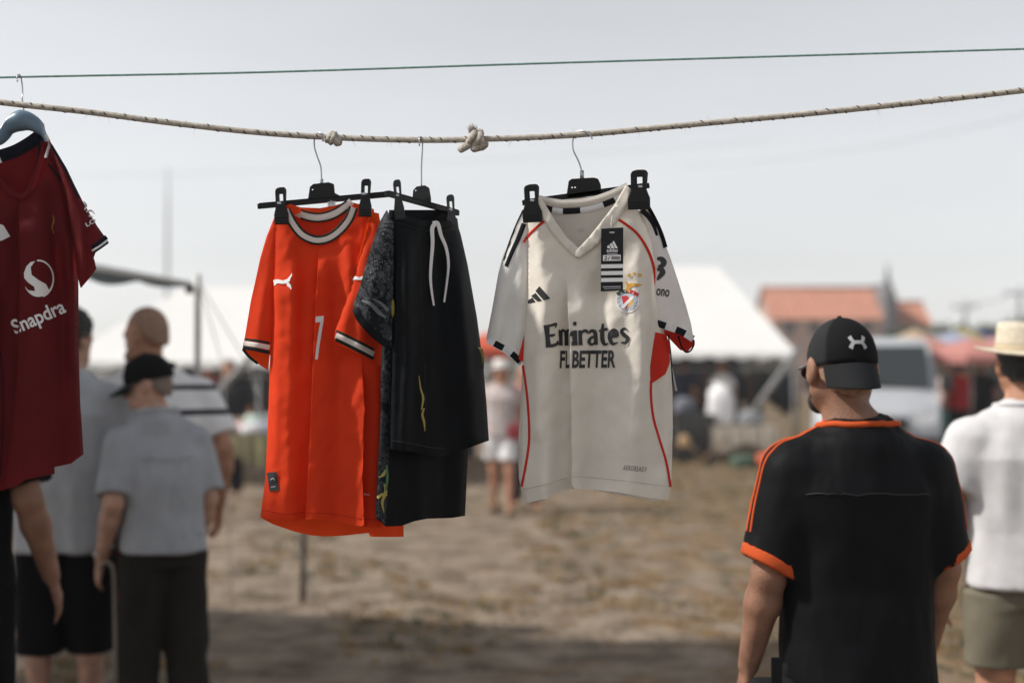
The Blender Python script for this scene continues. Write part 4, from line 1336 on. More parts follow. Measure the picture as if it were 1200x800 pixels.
def cap(o, crown_m, front_m, visor_m, visor_dir, c_off=(0, -.008, .128), ra=(.089, .110, .108), droop=.25, length=.068, logo=None, tiltx=0.0, name="cap"):
    """baseball cap; visor_dir: angle round the head (0 forward, pi back)"""
    R = o.R @ rot3(0, tiltx)
    c = o.hp + o.R @ np.array(c_off)
    V, F = [], []
    nt, npn = 48, 14
    for j in range(npn + 1):
        ph = math.radians(-8) + (math.pi / 2 - math.radians(-8)) * j / npn
        for i in range(nt):
            th = 2 * math.pi * i / nt
            seam = .0012 * max(math.exp(-((((th - visor_dir) / (math.pi / 3) + .5) % 1 - .5) * 9) ** 2), 0) if j < npn else 0
            boxy = 1 + .05 * math.cos(ph) * (.5 + .5 * math.cos(th - visor_dir)) * math.sin(max(ph, 0) * 2)
            p = dome_point(np.zeros(3), np.eye(3), ra, th, ph, -seam) * np.array((boxy, boxy, 1 + .02))
            V.append(c + R @ p)
    for j in range(npn):
        for i in range(nt):
            F.append((j * nt + i, j * nt + (i + 1) % nt, (j + 1) * nt + (i + 1) % nt, (j + 1) * nt + i))
    root_cap = empty(name, (0, 0, 0)); root_cap.parent = o.root
    def isfront(f):
        th = np.mean([((2 * math.pi * (i % nt) / nt) - visor_dir + math.pi) % (2 * math.pi) - math.pi for i in f])
        return abs(th) < math.pi / 3.4
    fr = [f for f in F if isfront(f)]; bk = [f for f in F if not isfront(f)]
    a = mesh("crown_panel", V, bk, crown_m, root_cap, local=True)
    b = mesh("front_panel", V, fr, front_m, root_cap, local=True)
    for q in (a, b):
        md = q.modifiers.new("solid", 'SOLIDIFY'); md.thickness = .002; md.offset = -1
    # seams
    mb = MB()
    for k in (-1, 1):
        th = visor_dir + k * math.pi / 3.4
        mb.tube([Vector(c + R @ (dome_point(np.zeros(3), np.eye(3), ra, th, math.radians(q), .001) * np.array((1.015, 1.015, 1.02)))) for q in range(-6, 88, 6)], .0013, 5)
    mb.build("panel_seam", crown_m, root_cap, smooth=True, local=True)
    MB().tube([Vector(c + R @ np.array((0, 0, ra[2] * 1.015))), Vector(c + R @ np.array((0, 0, ra[2] * 1.02 + .007)))], [.008, .005], 8).build("button", front_m, root_cap, smooth=True, local=True)
    # visor
    V, F = [], []
    nu, nv = 25, 8
    for lay in (0, 1):
        for i in range(nu):
            u = -1 + 2 * i / (nu - 1)
            th = visor_dir + u * math.radians(62)
            base = dome_point(np.zeros(3), np.eye(3), ra, th, math.radians(-7), -.001)
            out = np.array((math.sin(visor_dir), math.cos(visor_dir), 0))
            for j in range(nv):
                v = j / (nv - 1)
                ext = length * math.cos(u * math.radians(62)) ** 1.3 * v
                p = base + out * ext * math.cos(droop * 1.6) + np.array((0, 0, -1)) * (ext * math.sin(droop * 1.6) + .02 * u * u * (.3 + v) + .012 * v * v) - np.array((0, 0, .0028)) * lay
                V.append(c + R @ p)
    m_ = nu * nv
    for i in range(nu - 1):
        for j in range(nv - 1):
            a_ = i * nv + j
            F.append((a_, a_ + 1, a_ + nv + 1, a_ + nv)); F.append((m_ + a_, m_ + a_ + nv, m_ + a_ + nv + 1, m_ + a_ + 1))
    for i in range(nu - 1):
        a_ = i * nv + nv - 1
        F.append((a_, a_ + m_, a_ + nv + m_, a_ + nv))
    mesh("visor", V, F, visor_m, root_cap, local=True)
    if logo:
        polys, lm, phc, scl = logo
        mb = MB()
        for q, pl in enumerate(polys):
            Pq, Fq = cdt_fill(pl, 2.0)
            VV = []
            for (x_, y_) in Pq:
                th = visor_dir - x_ * scl / (ra[1] * math.cos(phc)); ph = phc - y_ * scl / ra[2]
                boxy = 1 + .05 * math.cos(ph) * (.5 + .5 * math.cos(th - visor_dir)) * math.sin(max(ph, 0) * 2)
                VV.append(c + R @ (dome_point(np.zeros(3), np.eye(3), ra, th, ph, .0022 + q * .0001) * np.array((boxy, boxy, 1.02))))
            mb.add(VV, Fq)
        mb.build("front_emblem", lm, root_cap, smooth=True, local=True)
    return root_cap
M_CAPB = mat("black_cap", (.007, .0075, .0085), rough=.85, spec=.12, bump=.35, bscale=500)
M_CAPG = mat("charcoal_cap_mesh", (.026, .028, .031), rough=.8, spec=.15, bump=.6, bscale=420)
M_CAPV = mat("cap_visor", (.015, .0165, .019), rough=.8, spec=.15, bump=.3, bscale=450)
ua = []
for sy in (-1, 1):
    ua.append(stroke_poly([(-13, sy * 8.5), (-9, sy * 2.2), (0, -sy * 1.2), (9, sy * 2.2), (13, sy * 8.5)], [7.0, 5.4, 2.6, 5.4, 7.0]))
ua.append([(-16.5, -7), (-10, -10.5), (-8, -4), (-11, -2)]); ua.append([(16.5, -7), (10, -10.5), (8, -4), (11, -2)])
ua.append([(-16.5, 7), (-10, 10.5), (-8, 4), (-11, 2)]); ua.append([(16.5, 7), (10, 10.5), (8, 4), (11, 2)])
cap(mA, M_CAPG, M_CAPB, M_CAPV, math.pi, logo=(ua, mat("silver_thread", (.42, .43, .45), rough=.5), math.radians(18), .0018), droop=.62, length=.072, ra=(.083, .106, .108), tiltx=math.radians(-4))
# sunglasses
def glasses(o, m, lens=True):
    T = lambda p: Vector(o.hp + o.R @ np.array(p, float))
    g_ = empty("sunglasses", (0, 0, 0)); g_.parent = o.root
    for sg_ in (-1, 1):
        MB().tube([T((sg_ * .083, -.03, .098)), T((sg_ * .086, -.005, .118)), T((sg_ * .080, .05, .116)), T((sg_ * .07, .105, .114))], [.002, .003, .0045, .004], 6).build("temple", m, g_, smooth=True, local=True)
        mb = MB(); V = []
        for k in range(14):
            a = 2 * math.pi * k / 14
            V.append(T((sg_ * .035 + .029 * math.cos(a), .118 - abs(math.cos(a)) * .004 - .006 * (sg_ * math.cos(a) > 0), .106 + .020 * math.sin(a))))
        mb.tube(V + V[:1], .0022, 5)
        mb.add(V, [tuple(range(14))])
        mb.build("lens", m, g_, smooth=False, local=True)
    MB().tube([T((-.008, .121, .112)), T((.008, .121, .112))], .002, 5).build("bridge", m, g_, smooth=True, local=True)
glasses(mA, mat("glasses_frame", (.012, .012, .014), rough=.2))
# beard
T = lambda p: mA.hp + mA.R @ np.array(p, float)
iso_obj("beard", [rc(T((-.03, .062, .030)), T((-.058, .012, .050)), .0235, .0225, .03), rc(T((.03, .062, .030)), T((.058, .012, .050)), .0235, .0225, .03), rc(T((-.03, .066, .028)), T((.03, .066, .028)), .029, .029, .03)], mat("short_beard", (.03, .02, .015), rough=.8), mA.root, .008)
# shoulder bag at his hip
bg_ = empty("shoulder_bag", (place(905, 3.36), 3.36, .72), "black shoulder bag with metal buckle at the hip of the man in black", "bag")
bm_ = MB().box((0, 0, 0), (.055, .05, .10)); b1 = bm_.build("pouch", fabric("bag_cloth", (.013, .013, .015), transl=0), bg_, local=True); bevel(b1, .02, 3)
MB().box((-.003, -.055, .118), (.012, .004, .045)).build("strap", MATS["bag_cloth"], bg_, local=True)
mb = MB(); bp = [Vector((dx, -.062, dz)) for dx, dz in ((-.022, .062), (.022, .052), (.022, .072), (-.022, .082), (-.022, .062))]
mb.tube(bp, .0022, 6); mb.build("buckle", M_STEEL, bg_, smooth=True, local=True)

# ---- man in white T-shirt and straw hat at the right edge
M_WTEE = fabric("white_tee", (.66, .66, .68), transl=.12)
def drape_v(V, N):
    a = np.arctan2(V[:, 0], -V[:, 1])
    f = np.sin(a * 7 + V[:, 2] * 5.0) * .5 + np.sin(a * 13 - V[:, 2] * 3.0 + 1.0) * .35
    m = np.clip((1.45 - V[:, 2]) / .25, 0, 1) * (np.abs(V[:, 0]) < .24)
    return V + N * (f * m * .0026)[:, None]
YB = 4.5
mB = person("person", "man in white T-shirt and straw hat with olive shorts", place(1201, YB), YB, math.radians(-3), H=1.685, h=.009, skin_m=SK_A,
            shirt=dict(hem=.90, sleeve=.70, ease=.040, mat=M_WTEE, wr=.006, wsc=(9, 9, 3), wr2=.001, seed=8.0, cuff_r=.092, drape=[drape_v]),
            legs=dict(top=.99, end=.64, r0=.118, r1=.098, mat=fabric("olive_shorts", (.15, .135, .10), transl=0), name="shorts"), hair=dict(mat=M_HAIR, th=.012, low=.05, p1=(0, .03, .15)), shoes=mat("tan_shoe", (.2, .14, .09)),
            head=(math.radians(-4), 0), shoulder=1.05, arms={'L': ((-.262, -.02, 1.15), (-.255, .05, .90))})
strip_on(mB, "neck_print", [(-.012, -.2, 1.425), (0, -.2, 1.42), (.012, -.2, 1.425)], .012, MATS["grey_print"] if "grey_print" in MATS else mat("grey_print", (.42, .43, .48), rough=.5))
neck_ring(mB, "collar", M_WTEE, r=(.086, .08), tube_r=.008, z=1.483, tilt=.15)
def straw_hat(o, m, band, tilt=0.0, name="straw_hat"):
    g_ = empty(name, (0, 0, 0)); g_.parent = o.root
    R = o.R @ rot3(0, tilt)
    c = o.hp + o.R @ np.array((0, -.005, .155))
    prof = [(.175, .004), (.165, -.001), (.14, -.004), (.115, -.006), (.103, .002), (.100, .03), (.098, .07), (.094, .083), (.08, .088), (.05, .082), (.0, .076)]
    def rev(pr, n=40):
        V, F = [], []
        for (r_, z_) in pr:
            for k in range(n):
                a = 2 * math.pi * k / n
                zz = z_ + (.006 * math.cos(a) ** 2 * max(0, (r_ - .11) / .065) if r_ > .11 else 0) - (.012 * abs(math.sin(a)) * max(0, (r_ - .12) / .06))
                V.append(c + R @ np.array((math.cos(a) * r_ * .9, math.sin(a) * r_ * 1.08, zz)))
        for j in range(len(pr) - 1):
            for k in range(n): F.append((j * n + k, j * n + (k + 1) % n, (j + 1) * n + (k + 1) % n, (j + 1) * n + k))
        return V, F
    V, F = rev(prof[:5]); b_ = mesh("brim", V, F, m, g_, local=True)
    V, F = rev(prof[4:]); c_ = mesh("crown", V, F, m, g_, local=True)
    for q in (b_, c_):
        md = q.modifiers.new("solid", 'SOLIDIFY'); md.thickness = .003
    V, F = rev([(.1045, .002), (.1045, .012), (.1035, .018)]); mesh("hat_band", V, F, band, g_, local=True)
def straw_mat():
    m = mat("straw", (.70, .63, .50), rough=.8, var=.10, vscale=60, transl=.12)
    N, L = m.node_tree.nodes, m.node_tree.links
    tc = N.new("ShaderNodeTexCoord"); w1 = N.new("ShaderNodeTexWave"); w1.inputs["Scale"].default_value = 70; w1.bands_direction = 'Z'
    w2 = N.new("ShaderNodeTexWave"); w2.inputs["Scale"].default_value = 70; w2.bands_direction = 'X'
    a = N.new("ShaderNodeMath"); a.operation = 'MULTIPLY'
    b = N.new("ShaderNodeBump"); b.inputs["Strength"].default_value = .6; b.inputs["Distance"].default_value = .003
    L.new(tc.outputs["Object"], w1.inputs[0]); L.new(tc.outputs["Object"], w2.inputs[0]); L.new(w1.outputs[1], a.inputs[0]); L.new(w2.outputs[1], a.inputs[1])
    L.new(a.outputs[0], b.inputs["Height"]); L.new(b.outputs[0], N["Principled BSDF"].inputs["Normal"])
    return m
straw_hat(mB, straw_mat(), mat("tan_band", (.50, .41, .28), rough=.8), tilt=math.radians(4))

# ---- dark-haired man in the pale grey T-shirt behind the dark red jersey
YC = 5.95
mC = person("person", "dark-haired man in pale grey T-shirt and black shorts behind the dark red jersey", place(78, YC), YC, math.radians(8), H=1.80, h=.010, skin_m=SK_B,
            shirt=dict(hem=.77, sleeve=.72, ease=.036, mat=fabric("pale_grey_tee", (.48, .50, .535), transl=.08), wr=.010, wr2=.003, cuff_r=.09, drape=[drape_v]),
            legs=dict(top=.99, end=.36, r0=.115, r1=.085, mat=fabric("black_short_trousers", (.005, .0055, .007), transl=0), name="shorts"), hair=dict(mat=M_HAIR, th=.016, low=.06, p1=(0, .04, .15), amp=.009), shoes=MATS["dark_shoe"],
            head=(math.radians(-30), math.radians(-8)), arms={'R': ((.25, .0, 1.15), (.19, .24, 1.10)), 'L': ((-.26, .0, 1.15), (-.2, .2, 1.0))})

# ---- older man in the grey-blue shirt with black cap, in profile
YD = 5.7
M_GSHIRT = fabric("grey_blue_shirt", (.37, .385, .415), transl=.08, bump=.05)
mD = person("person", "older man in grey-blue short-sleeved shirt and black cap looking aside", place(193, YD), YD, math.radians(30), H=1.60, h=.009, skin_m=SK_B,
            shirt=dict(hem=.90, sleeve=.90, ease=.030, mat=M_GSHIRT, wr=.010, wr2=.003, wsc=(7, 7, 3.5), seed=2.0, cuff_r=.082),
            legs=dict(top=.975, end=.06, r0=.108, r1=.082, mat=fabric("brown_grey_trousers", (.024, .021, .018), transl=0), wr=.012), hair=dict(mat=mat("grey_stubble", (.22, .17, .14), rough=.8, bump=.3, bscale=300), th=.003, amp=.001), shoes=MATS["dark_shoe"],
            head=(math.radians(58), math.radians(-12)), lean=.30, stance=(.05, -.05), belly=.03, shoulder=.90, arms={'L': ((-.225, -.02, 1.12), (-.245, .10, .87)), 'R': ((.205, .02, 1.12), (.19, .15, .89))})
neck_ring(mD, "collar", M_GSHIRT, r=(.077, .076), tube_r=.018, z=1.496, tilt=.3)
strip_on(mD, "yoke_seam", [(-.19, -.2, 1.36), (-.1, -.2, 1.355), (0, -.2, 1.355), (.1, -.2, 1.355), (.19, -.2, 1.36)], .006, M_GSHIRT, off=.004)
cap(mD, M_CAPB, M_CAPB, M_CAPV, 0.0, droop=.16, length=.088, ra=(.090, .112, .108), c_off=(0, -.006, .138))
glasses(mD, mat("steel_frame", (.08, .08, .09), rough=.3, metal=.5))
iso_obj("belt", [loft([(.955, 0, 0, .176, .15), (.985, 0, 0, .176, .15)], .01)], mat("belt_leather", (.015, .012, .010), rough=.5), mD.root, .012, sm=0)
ws = mD.A['L'][2]
MB().tube([Vector(ws + np.array((.034 * math.cos(a), .034 * math.sin(a), .022))) for a in np.linspace(0, 2 * math.pi, 17)], .006, 6).build("wristwatch", M_STEEL, mD.root, smooth=True, local=True)
cn = empty("walking_cane", (place(140, 5.5), 5.5, 0), "thin walking cane beside the hand of the older man in grey-blue", "cane")
MB().tube([Vector((0, 0, .01)), Vector((-.02, .01, .75))], [.006, .007], 8).build("shaft", mat("cane_wood", (.16, .13, .10), rough=.5), cn, smooth=True, local=True)
MB().tube([Vector(p) for p in spline([(-.02, .01, .75), (-.03, .015, .79), (-.06, .04, .80), (-.09, .06, .77)], 6)], .007, 8).build("handle", MATS["cane_wood"], cn, smooth=True, local=True)

# ---- bald man in striped polo behind him
def stripe_mat():
    m = fabric("striped_polo", (.62, .62, .64), transl=.1)
    N, L = m.node_tree.nodes, m.node_tree.links
    tc = N.new("ShaderNodeTexCoord"); sp = N.new("ShaderNodeSeparateXYZ"); L.new(tc.outputs["Object"], sp.inputs[0])
    r = N.new("ShaderNodeValToRGB"); r.color_ramp.interpolation = 'CONSTANT'
    mr = N.new("ShaderNodeMapRange"); mr.inputs["From Min"].default_value = .8; mr.inputs["From Max"].default_value = 1.6
    L.new(sp.outputs[2], mr.inputs[0]); L.new(mr.outputs[0], r.inputs[0])
    e = r.color_ramp.elements
    W, Bk = (.82, .82, .83, 1), (.012, .014, .022, 1)
    e[0].position, e[0].color = 0, W
    e[1].position, e[1].color = .612, Bk
    for pos, c_ in ((.642, W), (.745, Bk), (.772, W)):
        q = e.new(pos); q.color = c_
    L.new(r.outputs[0], N["Principled BSDF"].inputs["Base Color"])
    return m
YE = 6.25
mE = person("person", "bald man in white polo with navy stripes behind the older man", place(184, YE), YE, math.radians(30), H=1.825, h=.010, skin_m=SK_A,
            shirt=dict(hem=.90, sleeve=.78, ease=.040, mat=stripe_mat(), wr=.009, cuff_r=.09),
            legs=dict(top=.98, end=.50, r0=.115, r1=.10, mat=fabric("red_shorts", (.42, .04, .03), transl=0), name="shorts"), hair=dict(mat=M_STUB, th=.0025, amp=.0008, p1=(0, -.02, .13)), shoes=MATS["dark_shoe"],
            head=(math.radians(30), math.radians(-6)), lean=.22, build=1.08, shoulder=1.1)
neck_ring(mE, "collar", fabric("navy_collar", (.012, .014, .022), transl=0), r=(.080, .077), tube_r=.017, z=1.492, tilt=.3)
T = lambda p: mE.hp + mE.R @ np.array(p, float)
iso_obj("beard", [rc(T((-.03, .062, .028)), T((-.062, .008, .055)), .026, .022, .03), rc(T((.03, .062, .028)), T((.062, .008, .055)), .026, .022, .03), rc(T((-.03, .066, .026)), T((.03, .066, .026)), .030, .030, .03)], M_STUB, mE.root, .01)

# ---- person at the left edge in black
YF = 4.35
mF = person("person", "person in black clothes at the edge, bare forearm hanging below the red jersey", place(-62, YF), YF, math.radians(6), H=1.76, h=.010, skin_m=SK_C,
            shirt=dict(hem=.88, sleeve=.80, ease=.036, mat=fabric("black_tee", (.005, .0055, .0065), transl=0), wr=.009, cuff_r=.088),
            legs=dict(top=.98, end=.50, r0=.115, r1=.10, mat=MATS["black_short_trousers"], name="shorts"), hair=dict(mat=M_HAIR, th=.014, low=.05, p1=(0, .03, .15)), shoes=MATS["dark_shoe"],
            arms={'R': ((.25, -.03, 1.14), (.30, .06, .90))})
mb = MB()
pl, fl = cdt_fill(stroke_poly([(0, 0), (4, 3), (9, 1), (16, -5)], [.6, 3, 2, .4]), 2)
mb.add([(.02 + x_ * .0035, -.142, .66 - y_ * .0035) for x_, y_ in pl], fl)
mb.build("shorts_mark", M_PRINTW_, mF.root, local=True)

# ---- walking woman and the far visitors (strongly out of focus)
def flower_mat():
    m = fabric("floral_blouse", (.42, .36, .36), transl=.1)
    N, L = m.node_tree.nodes, m.node_tree.links
    tc = N.new("ShaderNodeTexCoord"); nz = N.new("ShaderNodeTexVoronoi"); nz.inputs["Scale"].default_value = 16
    L.new(tc.outputs["Object"], nz.inputs["Vector"])
    r = N.new("ShaderNodeValToRGB"); e = r.color_ramp.elements
    e[0].position, e[0].color = .15, (.30, .13, .13, 1); e[1].position, e[1].color = .45, (.52, .47, .46, 1)
    L.new(nz.outputs["Distance"], r.inputs[0]); L.new(r.outputs[0], N["Principled BSDF"].inputs["Base Color"])
    return m
YW = 15.2
mW = person("person", "woman in floral blouse, white shorts and white hat walking between the hanging clothes", place(588, YW), YW, math.pi - .15, H=1.64, h=.016, skin_m=SK_A,
            shirt=dict(hem=.88, sleeve=.5, ease=.03, mat=flower_mat(), wr=.008), legs=dict(top=.98, end=.62, r0=.115, r1=.11, mat=fabric("white_shorts", (.72, .72, .74), transl=.05), name="shorts"),
            hair=dict(mat=mat("light_brown_hair", (.16, .08, .04), rough=.6), th=.015, low=.03, p1=(0, .03, .15)), shoes=mat("sandal", (.25, .15, .09)), stance=(.10, -.12))
straw_hat(mW, mat("white_hat", (.74, .72, .70), rough=.8), mat("white_hat_band", (.6, .58, .55)))
hb = empty("handbag", (place(604, 15.1), 15.1, .78), "dark red handbag carried by the woman in the floral blouse", "bag")
bevel(MB().box((0, 0, .1), (.09, .05, .085)).build("bag_body", mat("red_leather", (.28, .03, .04), rough=.5), hb, local=True), .03, 3)
MB().tube([Vector((.07 * math.cos(a), 0, .18 + .16 * math.sin(a))) for a in np.linspace(0, math.pi, 12)], .008, 6).build("bag_handle", MATS["red_leather"], hb, smooth=True, local=True)

def far_person(label, px, Y, rz, H, top, bottom, hair_m, sk=SK_A, hem=.9, sleeve=.6, end=.08, cat_grp="visitors among the far stalls", sway=0.0, legs_name="trousers"):
    return person("person", label, place(px, Y), Y, rz, H=H, h=.022, skin_m=sk, shirt=dict(hem=hem, sleeve=sleeve, ease=.03, mat=top, wr=.008), legs=dict(top=.98, end=end, mat=bottom, name=legs_name), hair=dict(mat=hair_m, th=.014, low=.05, p1=(0, .03, .15)), hands=False, group=cat_grp, stance=(sway, -sway))
def plain(n, c): return fabric(n, c, transl=.05)
M_GH = mat("grey_hair", (.30, .28, .27), rough=.7)
far_person("visitor in pink top partly hidden by the off-white jersey, beside the walking woman", 615, 15.9, math.pi + .2, 1.62, plain("pink_top", (.50, .20, .18)), plain("navy_cloth", (.02, .025, .05)), M_GH, sway=.08)
far_person("vendor in white shirt standing under the white marquee", 846, 25.5, .5, 1.70, plain("white_shirt", (.75, .75, .75)), plain("dark_cloth", (.02, .02, .022)), MATS["light_brown_hair"])
far_person("vendor in navy shirt beside the dark racks under the marquee", 800, 26.3, -.6, 1.74, plain("navy_shirt", (.03, .035, .07)), plain("dark_cloth", (.02, .02, .022)), M_HAIR)
far_person("visitor in bright red shirt near the silver van", 1122, 24.0, .3, 1.68, plain("red_shirt", (.45, .03, .04)), plain("dark_cloth", (.02, .02, .022)), M_HAIR)
far_person("visitor in pale pink blouse near the silver van", 1109, 26.5, 2.6, 1.66, plain("pale_blouse", (.55, .42, .40)), plain("teal_cloth", (.08, .16, .16)), M_GH)
far_person("visitor in black shirt under the red parasols", 1150, 25.0, -.4, 1.72, plain("black_cloth", (.015, .015, .018)), plain("dark_cloth", (.02, .02, .022)), M_HAIR)
far_person("visitor in orange shirt under the red parasols", 1134, 28.0, .9, 1.62, plain("orange_shirt", (.50, .16, .07)), plain("navy_cloth", (.02, .025, .05)), M_HAIR)
far_person("visitor in teal shirt behind the straw-hat man", 1168, 26.6, .1, 1.70, plain("teal_shirt", (.10, .16, .17)), plain("dark_cloth", (.02, .02, .022)), M_HAIR)
far_person("stallholder in dark jacket behind the clothes table", 268, 17.2, math.pi, 1.66, plain("dark_jacket", (.03, .032, .035)), plain("dark_cloth", (.02, .02, .022)), M_GH, sleeve=.95)
far_person("stallholder in crimson shirt under the pale marquee", 243, 19.5, math.pi + .4, 1.68, plain("crimson_shirt", (.35, .03, .04)), plain("navy_cloth", (.02, .025, .05)), M_HAIR)

# ================================================================ ropes, hangers and garments (the sharp foreground)
M_BLACKP = mat("black_plastic", (.006, .0065, .0075), rough=.35, spec=.25, bump=.05, bscale=300)
M_METAL = mat("zinc_wire", (.42, .43, .46), rough=.35, metal=.9)
M_ROPE = mat("hemp_rope", (.50, .46, .40), rough=.9, var=.28, vscale=120, bump=.5, bscale=700)
M_ROPE_DARK = mat("rope_fleck", (.08, .075, .07), rough=.9)
M_LINE = mat("green_line", (.20, .35, .32), rough=.7, var=.3, vscale=150)
M_TAPEW = fabric("white_trim", (.72, .72, .73), transl=.1)
M_TAPEB = fabric("black_trim", (.012, .013, .017), transl=0)

def twisted(name, path, r, strands, pitch, m, parent, step=.006, phase=0.0, hair=0, rs=None):
    """strands wound round a path of world points"""
    P = np.array(path, float)
    seg = np.r_[0, np.cumsum(np.linalg.norm(np.diff(P, axis=0), axis=1))]
    n = int(seg[-1] / step)
    s = np.linspace(0, seg[-1], n)
    C = np.stack([np.interp(s, seg, P[:, k]) for k in range(3)], -1)
    T = np.gradient(C, axis=0); T /= np.linalg.norm(T, axis=1)[:, None]
    up = np.array([0, 0, 1.0])
    A = np.cross(T, up); A /= np.linalg.norm(A, axis=1)[:, None]
    B = np.cross(A, T)
    mb = MB()
    rad = r * (.5 if strands == 3 else .46)
    sr = (r * .56) if rs is None else rs
    for k in range(strands):
        th = 2 * math.pi * (s / pitch + k / strands) + phase
        wob = 1 + .1 * np.array([noise.noise(Vector((q * 60, k * 9.1, 0))) for q in s])
        Q = C + (A * np.cos(th)[:, None] + B * np.sin(th)[:, None]) * rad * wob[:, None]
        mb.tube([Vector(q) for q in Q], sr, 6)
    o = mb.build(name, m, parent, smooth=True)
    return o

# --- thick beige rope
ROPE = spline([(-260, 88, 2.96), (-120, 104, 2.94), (0, 120, 2.925), (100, 131, 2.925), (200, 144, 2.93), (300, 155, 2.935), (388, 161, 2.94), (480, 164, 2.94), (550, 163.5, 2.94),
               (670, 158.5, 2.94), (800, 147, 2.94), (1000, 128, 2.94), (1200, 106, 2.94), (1400, 82, 2.95), (1700, 40, 2.97)], 10)
def rope_y(px): return float(np.interp(px, ROPE[:, 0], ROPE[:, 1]))
rope_pts = [at(*p) for p in ROPE]
rope = empty("clothes_rope", at(600, 161, 2.94), "thick beige flecked rope carrying the hangers, with two knots", "rope")
twisted("strand", rope_pts, .0062, 3, .034, M_ROPE, rope)
MB().tube(rope_pts, .0062, 12).build("core", M_ROPE, rope, smooth=True)
mb = MB(); rr = random.Random(4)
RP = np.array([tuple(p) for p in rope_pts])
sg = np.r_[0, np.cumsum(np.linalg.norm(np.diff(RP, axis=0), axis=1))]
def rope_at(s): return Vector([float(np.interp(s, sg, RP[:, k])) for k in range(3)])
s = .02
while s < sg[-1] - .02:
    c = rope_at(s); a = rr.uniform(2.2, 4.6)
    q = [c + Vector((t * .0045, math.cos(a + t * .9) * .0062, math.sin(a + t * .9) * .0062)) for t in (-.8, -.3, .3, .8)]
    mb.tube(q, [.0006, .0017, .0017, .0006], 5)
    s += rr.uniform(.016, .030)
props(mb.build("fleck", M_ROPE_DARK, rope, smooth=True), kind="stuff")
mb = MB()
for k in range(150):
    c = rope_at(rr.uniform(.05, sg[-1] - .05)); a = rr.uniform(0, 6.28)
    d = Vector((rr.uniform(-.6, .6), math.cos(a), math.sin(a)))
    p0 = c + Vector((0, d.y, d.z)) * .005
    L = rr.uniform(.004, .013)
    mb.tube([p0, p0 + d * L * .5, p0 + d * L + Vector((rr.uniform(-.003, .003), 0, -.002))], [.0004, .0003, .00015], 3, cap=False)
props(mb.build("loose_fibre", M_ROPE, rope, smooth=True), kind="stuff")

def knot(cx, cy, Y, loops, scale=1.0, name="knot"):
    """overhand wraps: each loop is a tilted ring of rope round the line"""
    mb = MB()
    for (dx, dy, rad, tx, tz, rt) in loops:
        c = at(cx + dx, cy + dy, Y)
        pts = []
        for k in range(25):
            t = 2 * math.pi * k / 24
            v = Vector((math.sin(t) * rad * .25, math.cos(t) * rad, math.sin(t) * rad))
            v = Matrix.Rotation(tz, 3, 'Z') @ Matrix.Rotation(tx, 3, 'Y') @ v
            pts.append(c + v)
        for st in range(3):
            q = []
            for k, p in enumerate(pts):
                a = k * .9 + st * 2.09
                q.append(p + Vector((math.cos(a), math.sin(a) * .6, math.sin(a))) * rt * .42)
            mb.tube(q, rt * .62, 7)
    return mb.build(name, M_ROPE, rope, smooth=True)
knot(389, 161, 2.937, [(-3, -.5, .0085, .35, .3, .0065), (1, 1, .0095, .2, .2, .0065), (5, 3, .0075, -.4, .1, .0065), (8, 4.5, .004, -.2, 0, .007)])
knot(557, 162, 2.937, [(-4, -1.5, .0125, .30, .2, .0072), (2, 0, .014, .18, .5, .0075), (7, 3, .0115, -.45, .2, .0075), (-12, 10, .006, .8, .2, .0085), (-15, 12, .004, .5, .6, .007), (2, 11, .006, 1.0, .2, .0085), (9, 9, .006, .7, -.3, .007)])
mb = MB()   # frayed tuft on the big knot
for k in range(40):
    p0 = at(553 + rr.uniform(-4, 6), 153 + rr.uniform(-1, 3), 2.93)
    d = Vector((rr.uniform(-.45, .35), rr.uniform(-.4, .3), 1)).normalized() * rr.uniform(.006, .016)
    mb.tube([p0, p0 + d * .6, p0 + d + Vector((rr.uniform(-.003, .003), 0, 0))], [.0008, .0007, .0003], 4, cap=False)
props(mb.build("frayed_end", M_ROPE, rope, smooth=True), kind="stuff")

# --- thin green line above
line_px = spline([(-300, 100, 3.02), (0, 91, 3.0), (300, 85, 3.0), (600, 75.5, 3.0), (900, 66.5, 3.0), (1200, 57.5, 3.0), (1600, 45, 3.02)], 12)
gl = empty("washing_line", at(600, 75, 3.0), "thin green twisted line stretched above the thick rope", "line")
twisted("strand", [at(*p) for p in line_px], .0027, 2, .013, M_LINE, gl, step=.0025)

